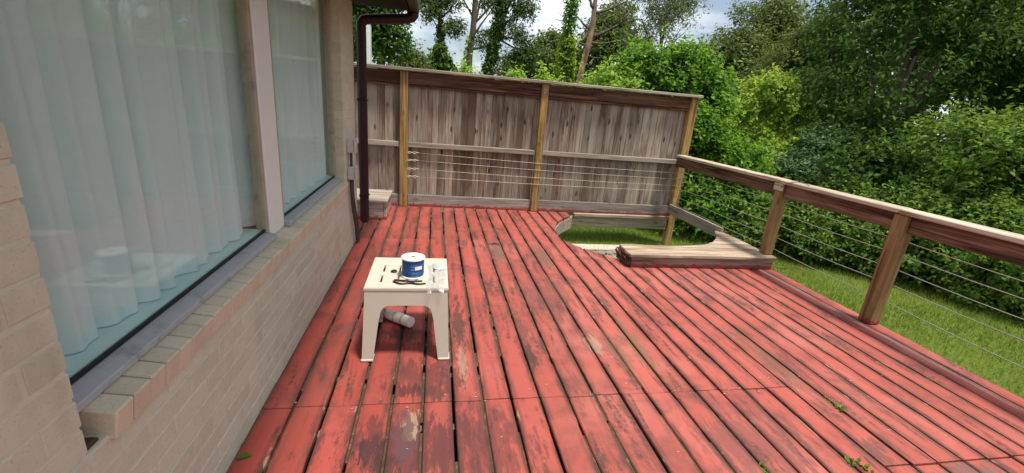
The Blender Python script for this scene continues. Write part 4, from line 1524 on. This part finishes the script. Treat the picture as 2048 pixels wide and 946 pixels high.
# yellow flower in the lawn bushes
fl = thing('yellow_flower', (6.32, 4.35, 0.30), 'small yellow flower in the bushes beside the near railing post', 'flower')
V, F = [], []
for i in range(6):
    a = i * math.pi / 3
    n = len(V)
    c0 = Vector((6.32, 4.35, 0.33))
    d = Vector((-0.55 * math.cos(a) * 0 + math.cos(a), 0.3 * math.sin(a), math.sin(a)))
    q = Vector((-math.sin(a), 0.3, math.cos(a)))
    V += [tuple(c0), tuple(c0 + d * 0.025 + q * 0.012), tuple(c0 + d * 0.045), tuple(c0 + d * 0.025 - q * 0.012)]
    F.append([n, n + 1, n + 2, n + 3])
from_py('petals', V, F, M['yellow'], fl)
V, F = tube([(6.32, 4.355, 0.33), (6.34, 4.45, 0.1), (6.35, 4.5, GZ)], 0.004, 5)
from_py('stem', V, F, M['twig'], fl)

# far trees: back row, from left to right
BT = [
    # x, y, base crown centre z, rx, rz, material, label, leaf length, twigs, trunk
    (-1.62, 13.9, 3.2, 0.55, 2.2, 'dark', 'dark leafy tree behind the fence beside the downspout', 0.13, 2600, 0.0),
    (-1.05, 19.0, 1.8, 0.55, 1.15, 'olive', 'small rounded green tree left of the ivy pines', 0.14, 1200, 0.0),
    (-4.4, 17.0, 3.0, 1.8, 2.4, 'dark', 'leafy tree hidden mostly by the house eave', 0.16, 1800, 0.0),
    (6.5, 34.5, 2.6, 1.7, 2.5, 'olive', 'distant olive tree right of the leaning ivy pine', 0.24, 2200, 0.0),
    (8.3, 32.0, 3.0, 1.9, 3.2, 'olive', 'distant olive green tree behind the ivy covered trunk', 0.24, 2600, 0.0),
    (10.9, 28.2, 3.6, 2.4, 3.4, 'olive', 'broad olive tree behind the dead pine', 0.22, 3400, 0.0),
    (3.6, 38.0, 1.0, 1.9, 1.6, 'olive', 'low distant treetop between the pines above the fence', 0.22, 800, 0.0),
    (1.3, 38.0, 1.5, 0.9, 2.2, 'olive', 'low distant treetop behind the ivy mound', 0.22, 700, 0.0),
    (14.2, 20.6, 2.8, 2.0, 2.8, 'olive', 'dark olive tree behind the bright shrub', 0.17, 3200, 0.0),
    (16.6, 21.2, 3.8, 1.6, 3.8, 'olive', 'taller dark tree in the back row right of the sky gap', 0.18, 3200, 0.0),
    (14.8, 16.4, 2.7, 2.2, 2.7, 'olive', 'dark olive tree above the vine mound', 0.15, 3400, 0.0),
    (16.2, 13.0, 4.2, 2.4, 4.4, 'dark', 'tall dark tree behind the big evergreen', 0.16, 3200, 0.0),
    (13.8, 9.0, 3.6, 2.2, 3.8, 'olive', 'dark olive tree right of the big evergreen', 0.13, 3000, 0.0),
    (14.5, 5.6, 3.8, 2.4, 4.0, 'olive', 'olive tree behind the shrubs at the right picture edge', 0.13, 3000, 0.0),
    (11.6, 6.6, 2.2, 1.9, 2.9, 'dark', 'dark tree close behind the right hand shrubs', 0.11, 3000, 0.0),
    (11.0, 14.5, 1.2, 1.8, 1.9, 'dark', 'dark low tree behind the vine mound', 0.12, 2600, 0.0),
    (10.2, 10.2, 1.0, 1.5, 1.7, 'dark', 'dark low tree between vine mound and big evergreen', 0.11, 2400, 0.0),
    (8.2, 13.5, 0.8, 1.8, 1.6, 'olive', 'low olive tree behind the bright shrub and the fence end', 0.12, 2200, 0.0),
    (13.5, 1.0, 3.0, 2.4, 3.4, 'dark', 'dark tree beyond the lawn to the right of the view', 0.14, 1800, 0.0),
    (13.5, -4.0, 3.0, 2.4, 3.4, 'olive', 'olive tree beyond the lawn beside the viewer', 0.14, 1500, 0.0),
]
for i, (x, y, z, rx_, rz_, m_, lab, ll, ntw, _) in enumerate(BT):
    g = random.Random(100 + i)
    lob = make_lobes((x, y, z), (rx_, rx_ * .8, rz_), 13, 100 + i, (0.26, 0.46))
    lm = []
    for q in range(5):
        a = g.uniform(0, 6.28)
        b0 = Vector((x, y, z - rz_ * 0.5))
        e = Vector((x + math.cos(a) * rx_ * .7, y + math.sin(a) * rx_ * .6, z + g.uniform(-.1, .8) * rz_))
        lm.append(([b0, (b0 + e) / 2 + Vector((0, 0, .2)), e], [0.09, 0.06, 0.02]))
    plant('tree', (x, y, GZ), lob, m_, lab, 'tree', 'trees in the back row', ntw, 10, ll, ll * 0.5, 100 + i, trunk=tall_trunk(x, y, z + rz_ * .3, 0.18, seed=i), limbs=lm, up=0.3, twig=ll * 2.6, shell=0.45, rough=0.30, hollow=-0.35)

# feathery sparse tree
fx, fy = 9.75, 19.5
lob = make_lobes((fx, fy, 5.2), (1.5, 1.0, 2.7), 18, 150, (0.2, 0.34), core=False)
lm = []
g = random.Random(3)
for q in range(16):
    a = g.uniform(0, 6.28)
    z0 = g.uniform(2.0, 4.6)
    e = Vector((fx + math.cos(a) * 1.1, fy + math.sin(a) * .8, z0 + g.uniform(.7, 1.8)))
    lm.append(([(fx, fy, z0), tuple((Vector((fx, fy, z0)) + e) / 2 + Vector((0, 0, -.05))), tuple(e)], [0.05, 0.03, 0.012]))
plant('feathery_tree', (fx, fy, GZ), lob, 'feather', 'sparse feathery grey green tree with sky showing through', 'tree', None, 2100, 6, 0.15, 0.04, 151, trunk=tall_trunk(fx, fy, 6.4, 0.10, seed=9), limbs=lm, up=0.2, twig=0.42, shell=0.8, droop=0.2)

# ivy clad and bare pines


def ivy_lobes(pts, r, z0, z1, n, seed):
    g = random.Random(seed)
    L = []
    for i in range(n):
        u = (i + 0.5) / n
        z = z0 + (z1 - z0) * u
        zs = [p[2] for p in pts]
        x = np.interp(z, zs, [p[0] for p in pts])
        y = np.interp(z, zs, [p[1] for p in pts])
        rr_ = r * g.uniform(0.75, 1.35)
        L.append([x + g.uniform(-.06, .06), y - 0.02, z, rr_, rr_, (z1 - z0) / n * 0.8])
    return L


def limb(a, b, r, seed, sag=0.15):
    g = random.Random(seed)
    a, b = Vector(a), Vector(b)
    pts = []
    for i in range(6):
        u = i / 5
        p_ = a.lerp(b, u) + Vector((g.uniform(-.05, .05), g.uniform(-.05, .05), -sag * math.sin(math.pi * u))) * (1 if 0 < i < 5 else 0)
        pts.append(tuple(p_))
    return pts, [r * (1 - 0.8 * i / 5) for i in range(6)]


def pine_tufts(limbs_, seed, r=(0.20, 0.38), zf=0.55):
    g = random.Random(seed)
    L = []
    for pts, rad in limbs_:
        for u in (0.6, 0.85, 1.0):
            q = pts[min(5, int(u * 5))]
            s = g.uniform(*r)
            L.append([q[0] + g.uniform(-.1, .1), q[1] + g.uniform(-.1, .1), q[2] + g.uniform(0, .15), s, s, s * zf])
    return L


# first pine: ivy clad with a crown high up
tx, ty = 0.60, 28.0
tp = tall_trunk(tx, ty, 12.0, 0.17, (-0.9, 0), 31)
lms = [limb((0.35, ty, 5.0), (-0.6, ty - .3, 6.2), 0.06, 1), limb((0.3, ty, 5.2), (1.15, ty - .3, 5.3), 0.07, 2), limb((0.25, ty, 5.6), (-0.9, ty, 6.9), 0.06, 3), limb((0.2, ty, 5.9), (0.9, ty, 6.9), 0.07, 4), limb((0.1, ty, 6.5), (-0.8, ty, 8.0), 0.07, 5), limb((0.0, ty, 6.8), (0.9, ty, 8.2), 0.07, 6), limb((0, ty, 7.4), (-1.0, ty, 9.0), 0.07, 7), limb((0, ty, 7.4), (0.8, ty, 9.2), 0.07, 8)]
V2, t2 = leaf_quads(ivy_lobes(tp[0], 0.17, 1.0, 5.4, 16, 1), 900, 8, 0.11, 0.08, 71, up=0.0, droop=0.4, twig=0.14)
plant('ivy_pine', (tx, ty, GZ), pine_tufts(lms, 41) + [[0.05, ty, 6.9, 0.30, 0.3, 0.7]], 'pine', 'ivy clad pine with dense top, leftmost of the tall pines', 'pine', 'tall pines above the fence', 1000, 9, 0.24, 0.07, 72, trunk=tp, limbs=lms, more=[('ivy', 'dark', V2, t2)], up=0.3, twig=0.45)
plant('ivy_mound', (0.0, 26.8, GZ), [[0.0, 26.8, 2.0, 0.75, 0.7, 1.4], [0.35, 26.8, 2.9, 0.42, 0.4, 1.0], [-0.5, 26.8, 2.0, 0.45, 0.4, 0.9], [0.2, 26.8, 3.6, 0.28, 0.3, 0.6]], 'dark', 'ivy smothered stump mound at the foot of the leftmost pine', 'ivy', None, 1600, 9, 0.19, 0.12, 73, limbs=stems((0, 26.8, 2), (0, 26.8, GZ), 3, 9, 0.08), up=0.1, droop=0.2, twig=0.3)

# second pine: bare branches, thin ivy skin
tx, ty = 2.0, 30.0
tp = tall_trunk(tx, ty, 12.5, 0.25, (0.25, 0), 32)
lms = [limb((2.15, ty, 4.6), (4.7, ty, 5.9), 0.10, 11, 0.25), limb((2.1, ty, 5.3), (3.6, ty, 7.6), 0.09, 12), limb((2.1, ty, 6.0), (4.3, ty, 8.6), 0.10, 13), limb((2.1, ty, 6.5), (0.9, ty, 8.6), 0.08, 14), limb((2.1, ty, 7.0), (3.0, ty, 9.6), 0.08, 15), limb((2.1, ty, 5.0), (2.9, ty, 9.0), 0.11, 16, -0.1), limb((2.0, ty, 6.8), (1.0, ty, 7.6), 0.05, 17)]
V2, t2 = leaf_quads(ivy_lobes([(a - .18, b, c_) for a, b, c_ in tp[0]], 0.12, 1.0, 5.2, 14, 2), 450, 7, 0.10, 0.07, 74, up=0.0, droop=0.4, twig=0.12)
plant('bare_pine', (tx, ty, GZ), [[4.75, ty, 6.0, 0.5, 0.4, 0.22], [4.3, ty, 8.6, 0.6, 0.5, 0.3], [3.6, ty, 5.6, 0.4, 0.4, 0.15]], 'pine', 'tall bare branched pine trunk, second of the tall pines', 'pine', 'tall pines above the fence', 160, 8, 0.24, 0.07, 75, trunk=tp, limbs=lms, more=[('ivy', 'vine', V2, t2)], up=0.3, twig=0.4)

# third pine: leaning, heavy ivy
tx, ty = 2.55, 26.0
tp = ([(2.45, ty, GZ - .2), (2.62, ty, 1.8), (2.82, ty, 3.0), (3.05, ty, 4.1), (3.2, ty, 5.2), (3.35, ty, 6.4), (3.5, ty, 8.0), (3.6, ty, 10.5)], [0.2, 0.19, 0.18, 0.17, 0.16, 0.15, 0.12, 0.08])
lms = [limb((3.2, ty, 5.2), (4.6, ty, 5.0), 0.08, 21), limb((3.3, ty, 5.6), (4.9, ty, 6.6), 0.08, 22), limb((3.3, ty, 6.0), (2.3, ty, 6.9), 0.07, 23), limb((3.4, ty, 6.4), (4.4, ty, 7.4), 0.07, 24), limb((3.4, ty, 7.0), (2.6, ty, 8.2), 0.07, 25), limb((3.1, ty, 4.4), (2.2, ty, 4.75), 0.06, 26), limb((3.0, ty, 4.0), (4.9, ty, 3.9), 0.07, 27), limb((3.2, ty, 4.9), (5.6, ty, 4.3), 0.07, 28), limb((2.85, ty, 3.1), (3.9, ty, 3.3), 0.05, 29)]
V2, t2 = leaf_quads(ivy_lobes(tp[0], 0.20, 1.0, 7.0, 20, 3), 1300, 8, 0.12, 0.09, 76, up=0.0, droop=0.5, twig=0.2)
plant('leaning_pine', (2.45, ty, GZ), pine_tufts(lms[:8], 43, (0.16, 0.34)), 'pine', 'leaning ivy draped pine with hanging clumps, third of the tall pines', 'pine', 'tall pines above the fence', 850, 9, 0.22, 0.07, 77, trunk=tp, limbs=lms, more=[('ivy', 'dark', V2, t2)], up=0.0, droop=0.2, twig=0.42)

# ivy covered pole-like trunk
tp = tall_trunk(5.5, 19.3, 9.5, 0.13, (-0.15, 0), 34)
V2, t2 = leaf_quads(ivy_lobes(tp[0], 0.17, GZ, 9.0, 30, 4), 1900, 8, 0.08, 0.06, 78, up=0.0, droop=0.5, twig=0.12)
plant('ivy_tree', (5.5, 19.3, GZ), [[5.5, 19.3, 2.4, 0.24, 0.24, 0.9], [5.42, 19.3, 3.6, 0.22, 0.22, 0.8]], 'vine', 'straight tree trunk wrapped top to bottom in bright ivy', 'tree', None, 500, 8, 0.12, 0.085, 79, trunk=tp, more=[('ivy', 'shrub', V2, t2)], up=0.0, droop=0.5, twig=0.22)

# dead pine with bare twisting branches
tx, ty = 6.55, 21.0
tp = ([(6.5, ty, GZ - .2), (6.68, ty, 2.6), (6.72, ty, 3.3), (6.9, ty, 4.3), (7.0, ty, 5.2), (6.98, ty, 6.2), (7.05, ty, 8.0)], [0.16, 0.15, 0.14, 0.13, 0.13, 0.10, 0.06])
lms = []
for i, (a, b, r_) in enumerate((((6.95, ty, 4.7), (8.9, ty, 5.9), 0.10), ((6.9, ty, 4.5), (8.3, ty, 4.75), 0.08), ((6.98, ty, 5.1), (6.2, ty, 5.5), 0.09), ((7.0, ty, 5.7), (8.7, ty, 6.6), 0.08), ((6.98, ty, 5.9), (6.3, ty, 6.9), 0.09), ((6.85, ty, 4.0), (7.7, ty, 3.95), 0.05), ((6.9, ty, 4.3), (5.6, ty, 5.0), 0.05), ((7.0, ty, 6.3), (7.9, ty, 7.6), 0.06), ((6.2, ty, 5.5), (5.2, ty, 5.3), 0.04), ((8.2, ty, 5.5), (9.2, ty, 6.8), 0.05), ((6.5, ty, 5.3), (5.4, ty, 6.3), 0.04), ((8.0, ty, 6.2), (8.6, ty, 5.4), 0.03), ((7.5, ty, 5.1), (7.4, ty, 6.0), 0.03), ((5.7, ty, 5.4), (5.2, ty, 5.8), 0.02), ((5.9, ty, 4.9), (5.1, ty, 4.7), 0.025))):
    lms.append(limb(a, b, r_, 80 + i, 0.12))
dp = thing('dead_pine', (6.5, ty, GZ), 'dead pine with bare twisted branches and peeled orange trunk', 'tree')
V, F = tube(*tp, 9)
from_py('trunk', V, F, M['deadbark'], dp, smooth=True)
for pts, rad in lms:
    V, F = tube(pts, rad, 6)
    from_py('branch', V, F, M['bark'], dp, smooth=True)

# white post beyond the fence
wp = thing('white_post', (-1.10, 7.5, GZ), 'white painted post with rounded top behind the fence by downspout', 'post')
box('shaft', -1.20, -1.015, 7.42, 7.60, GZ, 2.47, M['white'], wp, 0.01)
V, F = lathe([(0.10, 0.0), (0.10, 0.02), (0.085, 0.06), (0.05, 0.09), (0.01, 0.1)], (-1.107, 7.51, 2.471), sides=20)
from_py('cap', V, F, M['white'], wp, smooth=True)

# ------------------------------------------------------------------ small plants and litter on the deck


def tuft(x, y, n, ll, lab, seed, mat='shrub', h=0.03):
    g = np.random.default_rng(seed)
    t = thing('weed', (x, y, 0.0), lab, 'weed', 'weeds growing between the deck boards')
    V = np.zeros((n, 4, 3))
    for i in range(n):
        a = g.uniform(0, 2 * np.pi)
        b = np.array([x + g.normal(0, .006), y + g.normal(0, .025), -0.004])
        d = np.array([np.cos(a), np.sin(a), g.uniform(.3, 1.3)])
        d /= np.linalg.norm(d)
        wv = np.cross(d, [0, 0, 1])
        wv /= np.linalg.norm(wv)
        L_ = ll * g.uniform(.6, 1.2)
        V[i, 0] = b
        V[i, 1] = b + d * L_ * .5 + wv * L_ * .26
        V[i, 2] = b + d * L_
        V[i, 3] = b + d * L_ * .5 - wv * L_ * .26
    quad_mesh('leaves', V, g.uniform(.3, 1, n), M[mat], t, (x, y, 0))


tuft(2.301, 1.70, 18, 0.030, 'small green weed in a deck gap below the near railing post', 1)
tuft(2.301, 1.76, 9, 0.022, 'tiny green weed just behind the larger weed in the same gap', 2)
tuft(1.991, 1.335, 14, 0.024, 'small green weed at the board joint near the bottom right', 3)
tuft(2.030, 1.305, 24, 0.032, 'dense weed clump on the board joint at the bottom right', 4, 'hedge')
tuft(1.526, 1.345, 14, 0.024, 'small green weed at the bottom edge, left of the joint weeds', 5)
lf = np.array([[[-0.775, 1.59, 0.006], [-0.755, 1.577, 0.012], [-0.712, 1.598, 0.006], [-0.745, 1.612, 0.014]]])
o = quad_mesh('fallen_leaf', lf, np.array([0.6]), M['shrub'])
tag(o, 'single green leaf fallen on the red boards beside the wall', 'leaf')
# pale paint chips and seeds
parts = []
for i in range(70):
    x, y = rnd.uniform(-0.7, 3.2), rnd.choice([rnd.uniform(1.3, 3.2), rnd.gauss(1.93, 0.06), rnd.uniform(1.3, 5.6)])
    if x > 1.5 and y > 3.7:
        continue
    a = rnd.uniform(-.5, .5)
    s = rnd.uniform(0.004, 0.010)
    c_, s_ = math.cos(a) * s, math.sin(a) * s
    parts.append(([(x - c_, y - s_, 0.0035), (x + s_ * .3, y - c_ * .3, 0.004), (x + c_, y + s_, 0.006), (x - s_ * .3, y + c_ * .3, 0.005)], [[0, 1, 2, 3]]))
V, F = join(parts)
t_ = MT('paint_chip')
t_.done(t_.bsdf((0.48, 0.30, 0.24), 0.7, 0.2))
ch = from_py('paint_chips', V, F, t_.m)
tag(ch, 'scattered pale paint chips and seeds on the deck boards', 'paint chips', kind='stuff')
# dry vine twigs on the railing and at the deck edge
wire('vine_twig', [(3.58, 3.94, 0.86), (3.52, 3.86, 0.92), (3.54, 3.76, 0.985), (3.60, 3.60, 0.98), (3.57, 3.46, 0.90), (3.58, 3.40, 0.85)], 0.003, M['twig'], 'thin dry vine twig looped over the handrail at the corner post', 'twig')
wire('vine_twig', [(3.66, 3.95, 0.10), (3.68, 3.80, 0.03), (3.72, 3.70, 0.08), (3.78, 3.62, 0.12), (3.80, 3.58, 0.06)], 0.006, M['twig'], 'curled dry twig at the deck edge below the corner post', 'twig')
wire('vine_twig', [(3.70, 3.82, 0.25), (3.72, 3.70, 0.42), (3.70, 3.55, 0.58), (3.69, 3.48, 0.66)], 0.0025, M['twig'], 'slender dry stem leaning through the railing cables', 'twig')
